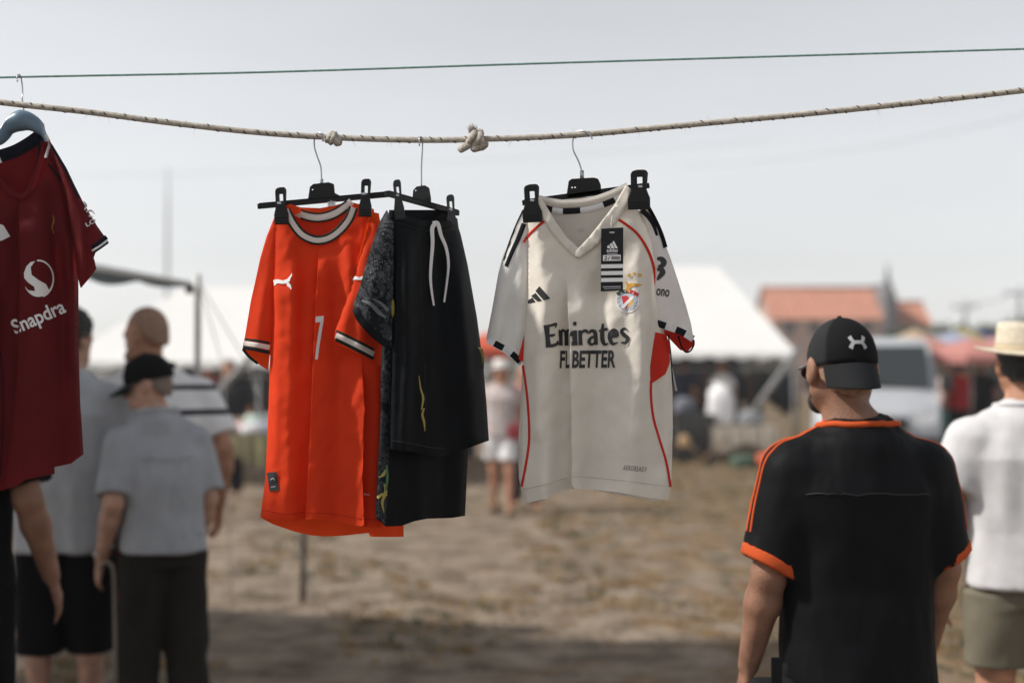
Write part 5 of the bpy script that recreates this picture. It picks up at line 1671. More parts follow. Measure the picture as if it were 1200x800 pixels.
# --- clip hangers
def clip(parent, cx, cy, w, h, Y, tilt=0.0, yaw=0.0, depth=.016):
    """spring clip seen from the front: lever with a window on top, jaw below; (cx,cy) its centre in px"""
    ca, sa = math.cos(tilt), math.sin(tilt)
    def T(pl): return [(cx + (x * ca - y * sa), cy + (x * sa + y * ca)) for x, y in pl]
    hw, hh = w / 2, h / 2
    outline = [(-hw * .34, -hh), (hw * .34, -hh), (hw * .56, -hh + h * .025), (hw * .70, -hh + h * .09), (hw * .70, hh * .02), (hw * .85, hh * .25), (hw, hh * .45), (hw, hh), (-hw, hh), (-hw, hh * .45), (-hw * .85, hh * .25), (-hw * .70, hh * .02), (-hw * .70, -hh + h * .09), (-hw * .56, -hh + h * .025)]
    hole = [(-hw * .32, -hh * .66), (hw * .36, -hh * .66), (hw * .36, -hh * .18), (-hw * .32, -hh * .18)]
    tl = (cx, math.tan(yaw) * Y / FPX)
    c = plate("clip", T(outline), Y - depth, .0045, M_BLACKP, parent, holes=[T(hole)], tilt=tl)
    off = (w * .10, -h * .015)
    b = plate("clip", T([(x * .97 + off[0] * (1 if y < 0 else .25), y + off[1]) for x, y in outline]), Y + depth * .35, .0045, M_BLACKP, parent, holes=[T([(x + off[0], y) for x, y in hole])], tilt=tl)
    # spring bridging both levers
    mb = MB()
    p0, p1 = at(*T([(-hw * .3, -hh * .1)])[0], Y - depth), at(*T([(hw * .4, -hh * .1)])[0], Y + depth * .35)
    mid = (p0 + p1) / 2
    mb.box(mid, (.004, depth * .7, .0022))
    mb.build("spring", M_METAL, parent)
    # grip ridges
    mb = MB()
    for k in (.62, .78, .92):
        q0, q1 = T([(-hw * .8, hh * k), (hw * .8, hh * k)])
        mb.tube([at(*q0, Y - depth - .0005 + (q0[0] - cx) * tl[1]), at(*q1, Y - depth - .0005 + (q1[0] - cx) * tl[1])], .0011, 6)
    mb.build("grip_ridge", M_BLACKP, parent)

def hook(parent, pts, r=.0016):
    mb = MB().tube([at(*p) for p in spline(pts, 8)], r, 8)
    return mb.build("hook", M_METAL, parent, smooth=True)

def bar(parent, p0, p1, r=5, Y0=0, Y1=0):
    mb = MB()
    a, b = at(*p0, Y0), at(*p1, Y1)
    d = (b - a).normalized()
    up = Vector((0, 0, 1)); sd = d.cross(up).normalized(); u2 = sd.cross(d)
    R = Matrix((d, sd, u2)).transposed()
    mb.box((a + b) / 2, ((b - a).length / 2, .004, r * .00177 / 2), R)
    mb.box((a + b) / 2 + u2 * (r * .00177 * .5), ((b - a).length / 2 - .004, .0055, .0012), R)
    return bevel(mb.build("bar", M_BLACKP, parent), .001)

# hanger of the white jersey
DW = 2.95
hw_ = empty("clip_hanger", at(684, 160, 2.94), "black plastic clip hanger with steel hook holding the off-white jersey", "hanger")
hook(hw_, [(694, 163, 2.925), (691, 157.5, 2.928), (684, 153.5, 2.935), (676, 155, 2.945), (671.5, 164, 2.95), (672, 176, 2.95), (678, 189, 2.95), (681.5, 200, 2.95), (682, 212, 2.95)])
MB().tube([at(682, 200, DW), at(682, 210, DW)], .0042, 8).build("collar", M_METAL, hw_, smooth=True)
pl_w = [(664, 228.5), (666.5, 212), (670, 209.5), (696, 208), (701, 209.5), (704, 216), (705, 226), (722, 220.5), (722, 225), (664, 233)]
plate("neck_plate", pl_w, DW - .004, .010, M_BLACKP, hw_, holes=[circle(670.5, 219.5, 1.1, 8), circle(674, 219.3, 1.1, 8)])
bar(hw_, (612, 238), (761, 217.5), 6, DW, DW)
clip(hw_, 623, 238.5, 23, 44, DW, tilt=-.06, depth=.036)
clip(hw_, 748.5, 222.5, 26, 46, DW, tilt=-.02, depth=.036)

# hanger of the orange jersey
DO = 2.95
ho_ = empty("clip_hanger", at(374, 162, 2.94), "black plastic clip hanger with steel hook holding the orange jersey", "hanger")
hook(ho_, [(378, 166, 2.93), (380, 159, 2.928), (374, 155.5, 2.935), (369, 160, 2.945), (368.5, 172, 2.95), (372, 184, 2.95), (376, 196, 2.95), (377, 214, 2.95)])
MB().tube([at(377, 210, DO), at(377, 217, DO)], .0035, 8).build("collar", M_METAL, ho_, smooth=True)
plate("neck_plate", [(361, 232), (363, 219), (367, 215.5), (385, 213.5), (391, 215.5), (392, 226), (398, 229), (398, 233), (357, 236)], DO - .004, .010, M_BLACKP, ho_, holes=[circle(366, 222, 1.1, 8)])
bar(ho_, (302, 242), (455, 228), 6, DO, DO)
MB().tube([at(303, 242, DO), at(306, 241.8, DO)], .0045, 8).build("end_cap", M_BLACKP, ho_, smooth=True)
clip(ho_, 329, 241.5, 17, 43, DO, tilt=-.05, depth=.036)
clip(ho_, 428, 232, 15, 44, DO, tilt=.02, depth=.060)

# hanger of the black kit, turned away from the camera
DK, TK = 2.94, 1.05     # centre depth, yaw slope: right side farther away
def dk(px): return DK + (px - 492) * .0021
hk_ = empty("clip_hanger", at(494, 165, 2.94), "black plastic clip hanger turned sideways holding the black kit", "hanger")
hook(hk_, [(491.5, 171, 2.925), (491.5, 163, 2.925), (493, 160.5, 2.935), (495, 163, 2.95), (495, 175, 2.95), (494, 195, 2.945), (494, 218, 2.94)])
plate("neck_plate", [(483, 236), (484, 223), (488, 218.5), (498, 217), (503, 220), (505, 232), (505, 239), (483, 236)], DK - .004, .010, M_BLACKP, hk_, tilt=(494, .0021), holes=[circle(487, 223, 1.0, 8)])
bar(hk_, (452, 226.5), (537, 250), 6, dk(452), dk(537))
clip(hk_, 466.5, 234, 12, 46, dk(463), tilt=-.10, yaw=.9, depth=.058)
clip(hk_, 528.5, 250, 12, 43, dk(529), tilt=-.08, yaw=.9, depth=.052)

# ================================================================ off-white jersey
M_WHITE = fabric("offwhite_jersey", (.80, .755, .685), transl=.20, tcol=(.8, .77, .72))
M_WSL = fabric("white_sleeve", (.82, .81, .79), transl=.2)
M_WRED = fabric("jersey_red", (.62, .035, .02), transl=.2)
M_PRINTB = mat("black_print", (.014, .015, .018), rough=.5)
M_PRINTW = mat("white_print", (.75, .75, .76), rough=.5)
M_GOLD = mat("gold_print", (.62, .33, .04), rough=.5)
M_REDP = mat("red_print", (.55, .03, .03), rough=.5)
M_GREYP = mat("grey_print", (.42, .43, .48), rough=.5)
wj = empty("football_jersey", at(700, 590, DW), "off-white football jersey with red piping and black sponsor lettering on a clip hanger", "jersey")

w_left = [(617, 258), (617, 330), (615.5, 380), (612.5, 425), (610, 470), (607, 520), (608, 560), (614, 590)]
w_right = [(783, 586), (787, 560), (788.5, 500), (788, 460), (786, 425), (779, 393), (772, 350), (770, 310), (766, 285), (757, 262), (748, 246)]
w_hem = [(614, 590), (640, 583.5), (658, 576), (669, 572), (700, 574), (725, 576.5), (760, 583), (783, 586)]
w_front = w_left + w_hem[1:-1] + w_right + [(737, 236), (730, 248), (716, 268), (700, 286), (677, 301), (660, 285), (646, 268), (638, 254), (633, 243), (627, 250)]
folds_w = [('p', [(664, 330), (668, 400), (669.5, 480), (670, 575)], 0.0340, 10),
           ('r', [(648, 300), (644, 400), (641, 500), (640, 585)], 0.0170, 13),
           ('r', [(700, 310), (702, 400), (697, 500), (693, 580)], -0.0170, 14),
           ('r', [(742, 280), (750, 350), (752, 430), (742, 520), (735, 580)], 0.0204, 15),
           ('r', [(762, 300), (766, 380), (768, 450), (775, 540)], -0.0119, 8),
           ('r', [(630, 270), (634, 330), (630, 420), (628, 500)], 0.0102, 9)]
CW = Cloth(DW, [w_left, w_right], T=.028, R=24, folds=folds_w, wr=(.005, 26, 130, 2), fine=(.0024, 13, 24, 5))
sheet("front_panel", w_front, CW, M_WHITE, wj, step=3.6)
CWB = Cloth(DW + .002, [w_left, w_right], T=.020, R=26, side=1, wr=(.005, 30, 120, 9))
w_back = w_left[:-1] + [(614, 586), (640, 578), (669, 569), (700, 575), (740, 582), (766, 586.5), (783, 584)] + w_right[1:] + [(742, 228), (733, 217), (712, 226), (690, 231), (662, 232), (640, 230), (630, 231), (622, 248)]
sheet("back_panel", w_back, CWB, M_WHITE, wj, step=6)
# inside of the back neck seen through the V, its tape and collar
CWI = Cloth(DW - .004, [], T=0, fine=None, wr=(.002, 30, 60, 3), tilt=(680, 0, 230, .00006))
sheet("neck_lining", [(634, 233), (660, 233), (692, 231.5), (734, 218), (741, 238), (728, 262), (702, 292), (677, 306), (655, 290), (640, 262)], CWI, fabric("lining", (.62, .58, .53), transl=.25), wj, step=5)
ribbon("back_collar", [(631, 233), (645, 236.5), (662, 238.5), (690, 236), (715, 228), (736, 218)], 9, CWI, M_WHITE, wj, off=.006)
tp = spline([(639, 244), (650, 246.5), (664, 247.5), (690, 245), (712, 238), (728, 230)], 8)
cuts = [0, 6, 14, 21, 30, 36, 40]
for i in range(6):
    seg = tp[cuts[i]:min(cuts[i + 1] + 1, len(tp))]
    if len(seg) > 1: ribbon("neck_tape", [tuple(p) for p in seg], 7, CWI, (M_TAPEB if i % 2 == 0 else M_TAPEW), wj, off=.0045, n=2)
shape_print("neck_print", [[(677, 269.5), (679, 268.5), (681, 270.5), (677.4, 270.7)], [(680, 267.5), (682, 266), (685.5, 270.2), (682.6, 270.4)]], CWI, M_GREYP, wj, off=.003)
# V collar band
CWC = Cloth(DW, [], T=.0, folds=(), wr=None, fine=None)
def wband(pts, w, w1=None):
    L = spline(pts, 6)
    Yf = CW.Y(L[:, 0], L[:, 1])
    return L, Yf
class Offset:
    def __init__(s, c, o): s.c, s.o = c, o
    def Y(s, px, py): return s.c.Y(px, py) - s.o
    def pts(s, P2, off=0.0): return at_np(P2[:, 0], P2[:, 1], s.Y(P2[:, 0], P2[:, 1]) - off)
CWS = Cloth(DW, [w_left, w_right], T=.028, R=24, wr=None, fine=None)      # smooth version, for trims that stand off the folds
sheet("collar_band", [(629, 232), (634, 231), (643, 246), (653, 262), (664, 278), (677, 289.5), (683, 292), (679, 302.5), (674, 301.5), (660, 289), (646, 272), (637, 257), (630, 243)], Offset(CW, .003), M_WHITE, wj, step=3, thick=.002)
sheet("collar_band", [(733, 217), (739, 221), (737, 236), (728, 252), (713, 273), (697, 290), (678, 302.8), (674, 300), (674.5, 294), (690, 278), (706, 258), (720, 240)], Offset(CW, .0055), M_WHITE, wj, step=3, thick=.002)
# piping
ribbon("red_piping", [(638, 259), (628, 267), (619, 276), (614, 284)], 3.0, CW, M_WRED, wj, off=.0025)
ribbon("red_piping", [(725, 257), (735, 264), (746, 273), (756, 287), (763, 302), (767, 318), (769, 338)], 3.2, CW, M_WRED, wj, off=.0025)
ribbon("red_piping", [(612.5, 428), (616, 450), (619, 480), (620, 515), (616, 545), (611, 570)], 2.8, CW, M_WRED, wj, off=.0025)
ribbon("red_piping", [(763, 446), (763, 465), (766, 490), (773, 515), (781, 542), (786, 570)], 2.8, CW, M_WRED, wj, off=.0025)
sheet("red_gusset", [(768, 389), (781, 392), (785, 405), (785, 425), (780, 438), (770, 445), (762.5, 450), (762, 430), (765, 408)], Offset(CW, .002), M_WRED, wj, step=3)
sheet("red_gusset", [(614.5, 383), (613, 424), (606, 420), (607, 405), (610, 394)], Cloth(DW - .004, [], T=0, wr=None, fine=None), M_WRED, wj, step=3)
ribbon("hem_stitch", [(613, 573), (640, 567), (664, 559.5)], .9, CW, fabric("hem_thread", (.60, .56, .51), transl=0), wj, off=.0016)
ribbon("hem_stitch", [(672, 558), (700, 559.5), (740, 564), (785, 570)], .9, CW, fabric("hem_thread", (.6, .56, .51)), wj, off=.0016)
# sleeves
ls_out = [(613, 246), (603, 265), (595, 285), (588, 305), (584, 320), (577, 360), (570, 396)]
ls_in = [(624, 262), (625, 300), (624, 350), (620, 390), (611, 426)]
CWL = Cloth(DW + .014, [ls_out, ls_in], T=.026, R=18, folds=[('r', [(605, 290), (598, 350), (590, 400)], -.006, 7), ('r', [(592, 320), (584, 390)], .004, 6)], wr=(.004, 20, 60, 4))
sheet("sleeve", ls_out + [(571, 402), (590, 413), (609, 428)] + ls_in[::-1] + [(620, 252)], CWL, M_WSL, wj, step=3.2)
CWLB = Cloth(DW + .016, [ls_out, ls_in], T=.02, R=18, side=1)
sheet("sleeve_back", ls_out + [(572, 400), (592, 408), (610, 420)] + ls_in[::-1] + [(620, 252)], CWLB, M_WHITE, wj, step=5)
def checks(pts, w, cloth, parent, n, off=.0014, first=0, ends=()):
    L = spline(pts, 10)
    idx = np.linspace(0, len(L) - 1, n + 1).astype(int)
    for i in range(n):
        ribbon("cuff_check", [tuple(p) for p in L[idx[i]:idx[i + 1] + 1]], w, cloth, M_TAPEB if (i + first) % 2 == 0 else M_TAPEW, parent, off=off, n=2)
checks([(571.5, 398), (583, 404), (597, 412), (609.5, 423.5)], 7.5, CWL, wj, 4, first=1)
ribbon("shoulder_stripe", [(613, 246), (605, 263), (598, 281), (590, 305)], 1.6, CWL, M_TAPEB, wj, off=.0018)
ribbon("shoulder_stripe", [(614, 262), (608, 278), (601, 293), (593, 312)], 6.0, CWL, M_TAPEB, wj, off=.0018, w1=4.5)
rs_in = [(748, 250), (756, 270), (760, 300), (761, 330), (761, 360), (764, 386)]
rs_out = [(757, 238), (768, 258), (778, 282), (786, 303), (795, 330), (804, 358), (810, 380), (813, 398)]
CWR = Cloth(DW + .008, [rs_in, rs_out], T=.026, R=17, folds=[('r', [(776, 300), (782, 340), (786, 385)], .005, 7), ('r', [(787, 320), (797, 380)], -.006, 6)], wr=(.004, 20, 60, 6))
sheet("sleeve", rs_in + [(790, 386), (803, 392), (813, 399)] + rs_out[::-1] + [(752, 240)], CWR, M_WSL, wj, step=3.2)
CWRB = Cloth(DW + .012, [rs_in, rs_out], T=.026, R=16, side=1)
sheet("sleeve_back", rs_in + [(780, 392), (797, 410), (806, 412), (813, 404), (813, 398)] + rs_out[::-1], CWRB, M_WRED, wj, step=4)
checks([(768.5, 378), (780, 382), (792, 386), (803, 391), (812.5, 397)], 8, CWR, wj, 4, first=0)
ribbon("cuff_edge", [(795, 393), (798, 404), (803, 412), (809, 411), (813, 404), (813, 398)], 2.0, CWRB, M_TAPEB, wj, off=.03)
ribbon("shoulder_stripe", [(752, 246), (760, 254), (766, 264), (770, 276)], 7, CWR, M_TAPEB, wj, off=.0018, w1=3)
ribbon("shoulder_stripe", [(760, 243), (768, 258), (775, 274), (780, 290)], 4.5, CWR, M_TAPEB, wj, off=.0018, w1=5)
shape_print("sleeve_print", [stroke_poly([(770, 303), (775, 303.5), (778, 307), (776, 311), (771, 312)], [3, 6, 7, 6, 2]), stroke_poly([(770, 316), (774, 315.5), (776.5, 319), (773, 324), (770, 328)], [3, 6, 7, 5, 2])], CWR, M_PRINTB, wj, step=3)
text_print("sleeve_lettering", "ono", 768.5, 346, 784, 348, 8.5, CWR, M_PRINTB, wj, bold=.02, grid=3)
# cord and care label at the right side seam
MB().tube([at(*p) for p in spline([(783, 392, 2.965), (785.5, 410, 2.97), (787, 430, 2.97), (788, 446, 2.97)], 5)], .0016, 5).build("side_cord", M_TAPEB, wj, smooth=True)
MB().tube([at(*p) for p in spline([(787, 430, 2.972), (790, 445, 2.972), (792.5, 458, 2.972)], 5)], [.002] * 10 + [.003], 6).build("cord_end", mat("cord_grey", (.5, .48, .45)), wj, smooth=True)

# sponsor lettering
def glyphs_emirates():
    S = []
    def st(p, w): S.append(stroke_poly(p, w))
    # each stroke: points in px (x, y), widths
    st([(640.5, 381), (641.5, 394), (643, 407)], [7.5, 5, 6.5])                       # E
    st([(637, 382.2), (646, 381.2), (651.5, 379.6), (651, 384)], [2.2, 3.2, 3.6, 1.2])
    st([(642, 393.5), (648, 392.8), (650.5, 391.5)], [3.2, 3.4, 1.6])
    st([(642, 405.2), (648, 404.8), (653, 402.5), (653.5, 399)], [3.6, 4, 3.6, 1.2])
    for k, x in enumerate((657, 663.5, 669.5)):                                      # m (folded)
        st([(x, 388), (x + .2, 396), (x + .3, 404.8)], [5.0, 4.2, 4.6])
    st([(655, 386), (657, 388.4), (660, 387), (663, 389)], [1, 3.4, 3.4, 2])
    st([(663, 389), (666, 387), (669.5, 389.5), (669.8, 394)], [2, 3.4, 4, 4])
    st([(674, 387), (674.2, 396), (674.6, 404.6)], [4.6, 4.2, 5]); st([(671.8, 380.2), (673.8, 378.2), (673.8, 381.6)], [1.5, 4, 3])   # i
    st([(680, 387), (680.2, 396), (680.5, 404.4)], [4.8, 4.2, 5]); st([(681, 391), (684, 387.8), (687.5, 388), (688.5, 391)], [2, 3.4, 4, 1])   # r
    st([(690, 390.5), (693, 387.6), (697, 388.6), (698, 394), (698.4, 404)], [2.5, 3.4, 4.6, 4.6, 4.6])             # a
    st([(697.5, 394), (692.5, 396), (690.5, 400), (693, 403.6), (697.5, 401.4)], [2.6, 3.4, 4.4, 3.2, 2.2])
    st([(706.5, 379), (705.6, 390), (706.2, 399), (709, 403.4), (713, 402)], [2.5, 5, 5, 3.8, 1]); st([(701.5, 388), (706, 386.4), (712, 385.4)], [1.5, 3.2, 3])   # t
    st([(715, 395.2), (719.5, 394.4), (723.6, 393), (722.5, 388.2), (718.6, 386.4), (715, 390.5), (714.8, 397), (718, 402.8), (724.2, 401)], [2, 2.6, 3.4, 3.8, 3, 4.6, 5, 3.8, 1.2])    # e
    st([(735.5, 387), (731.5, 385), (728.4, 388.4), (731.5, 392.6), (735.3, 396), (733.5, 401.4), (727.6, 401.2)], [1.2, 3, 4.2, 4.8, 4.8, 3.6, 1.4])  # s
    return S
shape_print("sponsor_lettering", glyphs_emirates(), CW, M_PRINTB, wj, off=.0018, step=3)
for body, xa, xb in (("F", 656, 663), ("L", 662.8, 667.4), ("BETTER", 670.2, 721)):
    text_print("sponsor_lettering", body, xa, 431.3 - (xa - 656) * .008, xb, 431.2 - (xb - 656) * .008, 20.5, CW, M_PRINTB, wj, off=.0018, bold=.03, shear=.12, grid=3)
# three slanted bars on the chest
shape_print("chest_mark", [[(618.2, 352.5), (624, 348.5), (627.5, 354), (619, 355.8)], [(622.4, 346.8), (627.6, 343.2), (635, 352.3), (630, 353.4)], [(627.4, 341), (632, 335.2), (645, 349.8), (637, 351.8)]], CW, M_PRINTB, wj, step=3)
text_print("fabric_mark", "AEROREADY", 730, 550.5, 758, 553, 6.0, CW, M_PRINTB, wj, bold=0, shear=.1, grid=4, spacing=1.25)
# club crest
bx, by = 735, 351
shape_print("crest_ground", [circle(bx, by + 1, 14.5, 28), [(735, 346), (733, 329), (740, 330.5), (755.5, 333.5), (748, 342), (752, 349)]], CW, M_PRINTW, wj, off=.0016, step=4)
shape_print("crest_wheel", [circle(bx, by + 1, 12.2, 28)], CW, M_GREYP, wj, off=.0021, step=4)
shape_print("crest_wheel_inner", [circle(bx, by + 1.3, 8.8, 24)], CW, mat("pale_blue_print", (.45, .52, .60)), wj, off=.0024, step=4)
shape_print("crest_shield", [[(728.5, 347), (735, 346.3), (738.5, 350), (734, 362), (730.5, 358)]], CW, M_REDP, wj, off=.0027, step=4)
shape_print("crest_shield", [[(737, 354), (741.5, 348.5), (742, 354), (736, 362)]], CW, M_GOLD, wj, off=.0027, step=4)
shape_print("crest_sash", [[(728, 359), (741, 346), (743, 348.5), (730.5, 362)]], CW, M_PRINTW, wj, off=.003, step=4)
shape_print("crest_ribbon", [stroke_poly([(723, 345), (729, 341.5), (735, 341.5)], [4.2, 3.8, 4.2])], CW, mat("green_print", (.03, .07, .05)), wj, off=.003, step=3)
shape_print("crest_ribbon", [stroke_poly([(735, 341.5), (741, 342), (748, 346)], [4.2, 3.8, 4.4])], CW, M_REDP, wj, off=.003, step=3)
shape_print("crest_eagle", [stroke_poly([(735, 341), (737, 336), (741, 333.5), (747, 334), (753, 333.6)], [4, 5, 4.2, 3.4, 1]), stroke_poly([(733.5, 330), (735.5, 333.5), (737, 338)], [1.6, 3, 3.4])], CW, M_GOLD, wj, off=.0034, step=3)
tick = []
for k in range(14):
    a = 2 * math.pi * k / 14
    c, s_ = math.cos(a), math.sin(a)
    tick.append([(bx + c * 10 - s_ * .5, by + 1 + s_ * 10 + c * .5), (bx + c * 12 - s_ * .5, by + 1 + s_ * 12 + c * .5), (bx + c * 12 + s_ * .5, by + 1 + s_ * 12 - c * .5), (bx + c * 10 + s_ * .5, by + 1 + s_ * 10 - c * .5)])
shape_print("crest_spoke", tick, CW, M_PRINTW, wj, off=.003, step=4)
def star(cx, cy, r):
    return [(cx + (r if k % 2 == 0 else r * .45) * math.sin(math.pi * k / 5), cy - (r if k % 2 == 0 else r * .45) * math.cos(math.pi * k / 5)) for k in range(10)]
for sx_, sy_ in ((737.5, 322.5), (743.5, 320.8), (750, 322.3)):
    shape_print("crest_star", [star(sx_, sy_, 3.0)], CW, M_GOLD, wj, off=.0022, step=3)

# swing tag in front of the jersey
tg = empty("swing_tag", at(717, 340, 2.905), "black hang tag with white stripes pinned to the collar of the off-white jersey", "tag")
TY = 2.897
M_TAG = mat("tag_card", (.012, .014, .017), rough=.5, spec=.2)
plate("card", [(704.5, 268), (730.5, 266.5), (730, 340.5), (704, 341.5)], TY, .0008, M_TAG, tg, holes=[[(714, 271.5), (720, 271.5), (720, 273.2), (714, 273.2)]], bev=0)
TC = Cloth(TY, [], T=0, wr=None, fine=None)
shape_print("tag_logo", [[(711.5, 288.5), (713.8, 287), (715.8, 291), (711.8, 291)], [(714.4, 286.2), (717, 284.6), (720.2, 291), (716.8, 291)], [(717.4, 283.6), (719.4, 282.2), (724, 291), (721, 291)]], TC, M_PRINTW, tg, off=.0006)
text_print("tag_lettering", "adidas", 711, 295.5, 724, 295.2, 4.2, TC, M_PRINTW, tg, off=.0006, bold=.02)
shape_print("tag_fine_print", [[(711.5, 296.9), (723.5, 296.7), (723.5, 297.7), (711.5, 297.9)]], TC, M_GREYP, tg, off=.0006)
shape_print("tag_sticker", [[(706.6, 299), (727.4, 298.4), (727.4, 305.4), (706.6, 305.8)]], TC, M_PRINTW, tg, off=.0006)
shape_print("tag_code", [stroke_poly([(708.5, 301.5), (710.2, 300.6), (711, 302), (708.6, 304.4), (711.2, 304.3)], [.8, .9, .9, .9, .8]), stroke_poly([(714.6, 300.4), (712.4, 304.6)], [.8, .8])], TC, M_PRINTB, tg, off=.0010)
shape_print("tag_barcode", [[(716.5 + k * 1.15, 300.2), (716.5 + k * 1.15 + .7, 300.2), (716.5 + k * 1.15 + .7, 304.2), (716.5 + k * 1.15, 304.2)] for k in range(9)], TC, M_PRINTB, tg, off=.0010)
for y0 in (309.8, 317.8, 325.8):
    shape_print("tag_stripe", [[(704.4, y0), (730.2, y0 - .4), (730.1, y0 + 4.2), (704.3, y0 + 4.6)]], TC, M_PRINTW, tg, off=.0006)
shape_print("tag_fine_print", [[(706.5, 335.6), (727.5, 335.2), (727.5, 336.2), (706.5, 336.6)], [(708, 338), (727.5, 337.6), (727.5, 338.2), (708, 338.6)]], TC, M_GREYP, tg, off=.0006)
MB().tube([at(717, 272, TY), at(716, 262, 2.905), at(718, 250, 2.925)], .0005, 4).build("plastic_loop", M_PRINTW, tg, smooth=True)

# ================================================================ orange jersey
M_ORANGE = fabric("orange_jersey", (.76, .058, .012), transl=.28, tcol=(.95, .11, .012), sheen=0)
M_DKGREEN = fabric("dark_green_trim", (.016, .028, .024), transl=0)
M_CREAM = fabric("cream_trim", (.78, .72, .68), transl=.1)
oj = empty("football_jersey", at(375, 628, DO), "orange football jersey with striped collar and white number on a clip hanger", "jersey")
o_left = [(322, 252), (319.5, 310), (317, 400), (314.5, 480), (311, 560), (305, 606)]
o_right = [(438, 245), (446, 300), (450, 380), (450, 440), (448, 520), (446, 580), (446, 612)]
o_front = o_left + [(325, 609.5), (345, 611), (359, 608), (380, 608.5), (402, 612), (425, 617), (446, 618)] + o_right[::-1] + [(425, 241), (413, 240), (408, 256), (396, 274), (372, 285), (356, 278), (344, 262), (338, 246), (332, 240)]
folds_o = [('p', [(374, 285), (370, 360), (367, 420), (363, 520), (358, 612)], 0.0288, 9),
           ('r', [(345, 290), (342, 400), (338, 500), (335, 600)], 0.0180, 12),
           ('r', [(352, 270), (355, 330), (352, 420)], -0.0126, 8),
           ('r', [(395, 290), (400, 400), (398, 520), (395, 610)], -0.0162, 14),
           ('q', [(425, 420), (428, 480), (425, 560), (427, 615)], 0.0252, 7),
           ('r', [(412, 270), (410, 330), (405, 400)], 0.0144, 10),
           ('r', [(322, 300), (326, 400), (322, 520), (315, 600)], 0.0108, 7)]
CO = Cloth(DO, [o_left, o_right], T=.024, R=20, folds=folds_o, wr=(.0055, 24, 120, 12), fine=(.0032, 11, 20, 15))
sheet("front_panel", o_front, CO, M_ORANGE, oj, step=3.6)
CO_S = Cloth(DO, [o_left, o_right], T=.026, R=20, wr=None, fine=None)
ob_left = [(322, 252), (317, 400), (312, 560), (307, 607)]
ob_right = [(438, 245), (460, 400), (468, 520), (473, 614)]
COB = Cloth(DO + .004, [ob_left, ob_right], T=.020, R=20, side=1, folds=[('r', [(380, 400), (382, 628)], .01, 12), ('q', [(433, 560), (433, 630)], .012, 6)], wr=(.005, 30, 120, 14))
sheet("back_panel", ob_left + [(320, 614), (345, 622.5), (365, 627), (381, 628.3), (405, 627), (432, 624), (434, 628.5), (454, 628.8), (473, 628.5)] + ob_right[::-1] + [(424, 240), (408, 236), (395, 240), (375, 244), (352, 243), (340, 240), (330, 242)], COB, M_ORANGE, oj, step=5)
COI = Cloth(DO - .006, [], T=0, fine=(.002, 14, 20, 4), wr=(.003, 30, 60, 3))
sheet("neck_lining", [(336, 246), (352, 248), (375, 252), (395, 246), (410, 238), (414, 250), (405, 268), (388, 281), (368, 286), (350, 276), (340, 260)], COI, fabric("orange_lining", (.62, .04, .01), transl=.3), oj, step=4)
ribbon("back_collar", [(344, 247), (351, 250.5), (362, 254), (376, 255), (392, 250), (407, 240), (412, 236)], 8.5, COI, M_CREAM, oj, off=.003)
ribbon("back_collar_edge", [(351, 245.5), (362, 249), (376, 250), (392, 245), (406, 235.5)], 2.0, COI, M_DKGREEN, oj, off=.0045)
ribbon("back_collar_edge", [(352, 255.5), (362, 258.6), (376, 259.5), (393, 255), (408, 245)], 2.2, COI, M_DKGREEN, oj, off=.0045)
plate("size_label", [(384, 233), (393.5, 232), (393, 241), (384, 242)], DO - .004, .0006, M_PRINTW, oj, bev=0)
shape_print("size_lettering", [stroke_poly([(386, 239), (388, 235), (390, 239)], [1, 1, 1])], Cloth(DO - .0052, [], T=0, wr=None, fine=None), M_GREYP, oj)
ncol = [(335.5, 245), (338, 252), (344, 263), (353, 274), (364, 280), (374, 281.5), (386, 278.5), (398, 270), (408, 258), (412, 249), (414, 243)]
sheet_off = Offset(CO_S, .001)
ribbon("front_collar", ncol, 9.5, sheet_off, M_CREAM, oj, off=.003)
def shift(pts, k):
    L = np.array(pts, float); d = np.gradient(L, axis=0); d /= np.hypot(*d.T)[:, None]
    return [tuple(p) for p in L + np.stack([-d[:, 1], d[:, 0]], -1) * k]
ribbon("front_collar_edge", shift(ncol, 4.2), 2.6, sheet_off, M_DKGREEN, oj, off=.0045)
ribbon("front_collar_edge", shift(ncol, -4.2), 2.6, sheet_off, M_DKGREEN, oj, off=.0045)
# folded over shoulder lip at the left of the neck
sheet("shoulder_fold", [(331, 242), (340, 239), (352, 243), (353, 249), (345, 252), (343, 258), (338, 252)], Cloth(DO - .03, [], T=0, wr=(.006, 10, 14, 8), fine=None), M_ORANGE, oj, step=2.5)
# sleeves
ols_out = [(322, 253), (312, 278), (305, 302), (299, 330), (294, 352), (287, 394)]
ols_in = [(328, 270), (328, 320), (326, 360), (322, 412)]
COL_ = Cloth(DO + .010, [ols_out, ols_in], T=.022, R=15, folds=[('r', [(310, 310), (303, 400)], .006, 7)], wr=(.004, 18, 50, 22))
sheet("sleeve", ols_out + [(285, 408), (300, 411), (318, 416)] + ols_in[::-1] + [(326, 256)], COL_, M_ORANGE, oj, step=3.2)
COLB = Cloth(DO + .012, [ols_out, ols_in], T=.022, R=15, side=1)
sheet("sleeve_back", ols_out + [(284, 409), (298, 423), (314, 434)] + [(317, 410)] + ols_in[::-1], COLB, M_ORANGE, oj, step=4)
ribbon("cuff_stripe", [(287, 397.5), (300, 399), (316, 402)], 3.0, COL_, M_DKGREEN, oj)
ribbon("cuff_stripe", [(286, 402), (300, 404), (316, 407)], 5.6, COL_, M_CREAM, oj)
ribbon("cuff_stripe", [(285, 407), (300, 409.5), (316, 413)], 4.2, COL_, M_DKGREEN, oj, off=.0016)
ribbon("cuff_stripe", [(284.5, 409), (292, 418), (302, 426)], 3, COLB, M_DKGREEN, oj, off=.004)
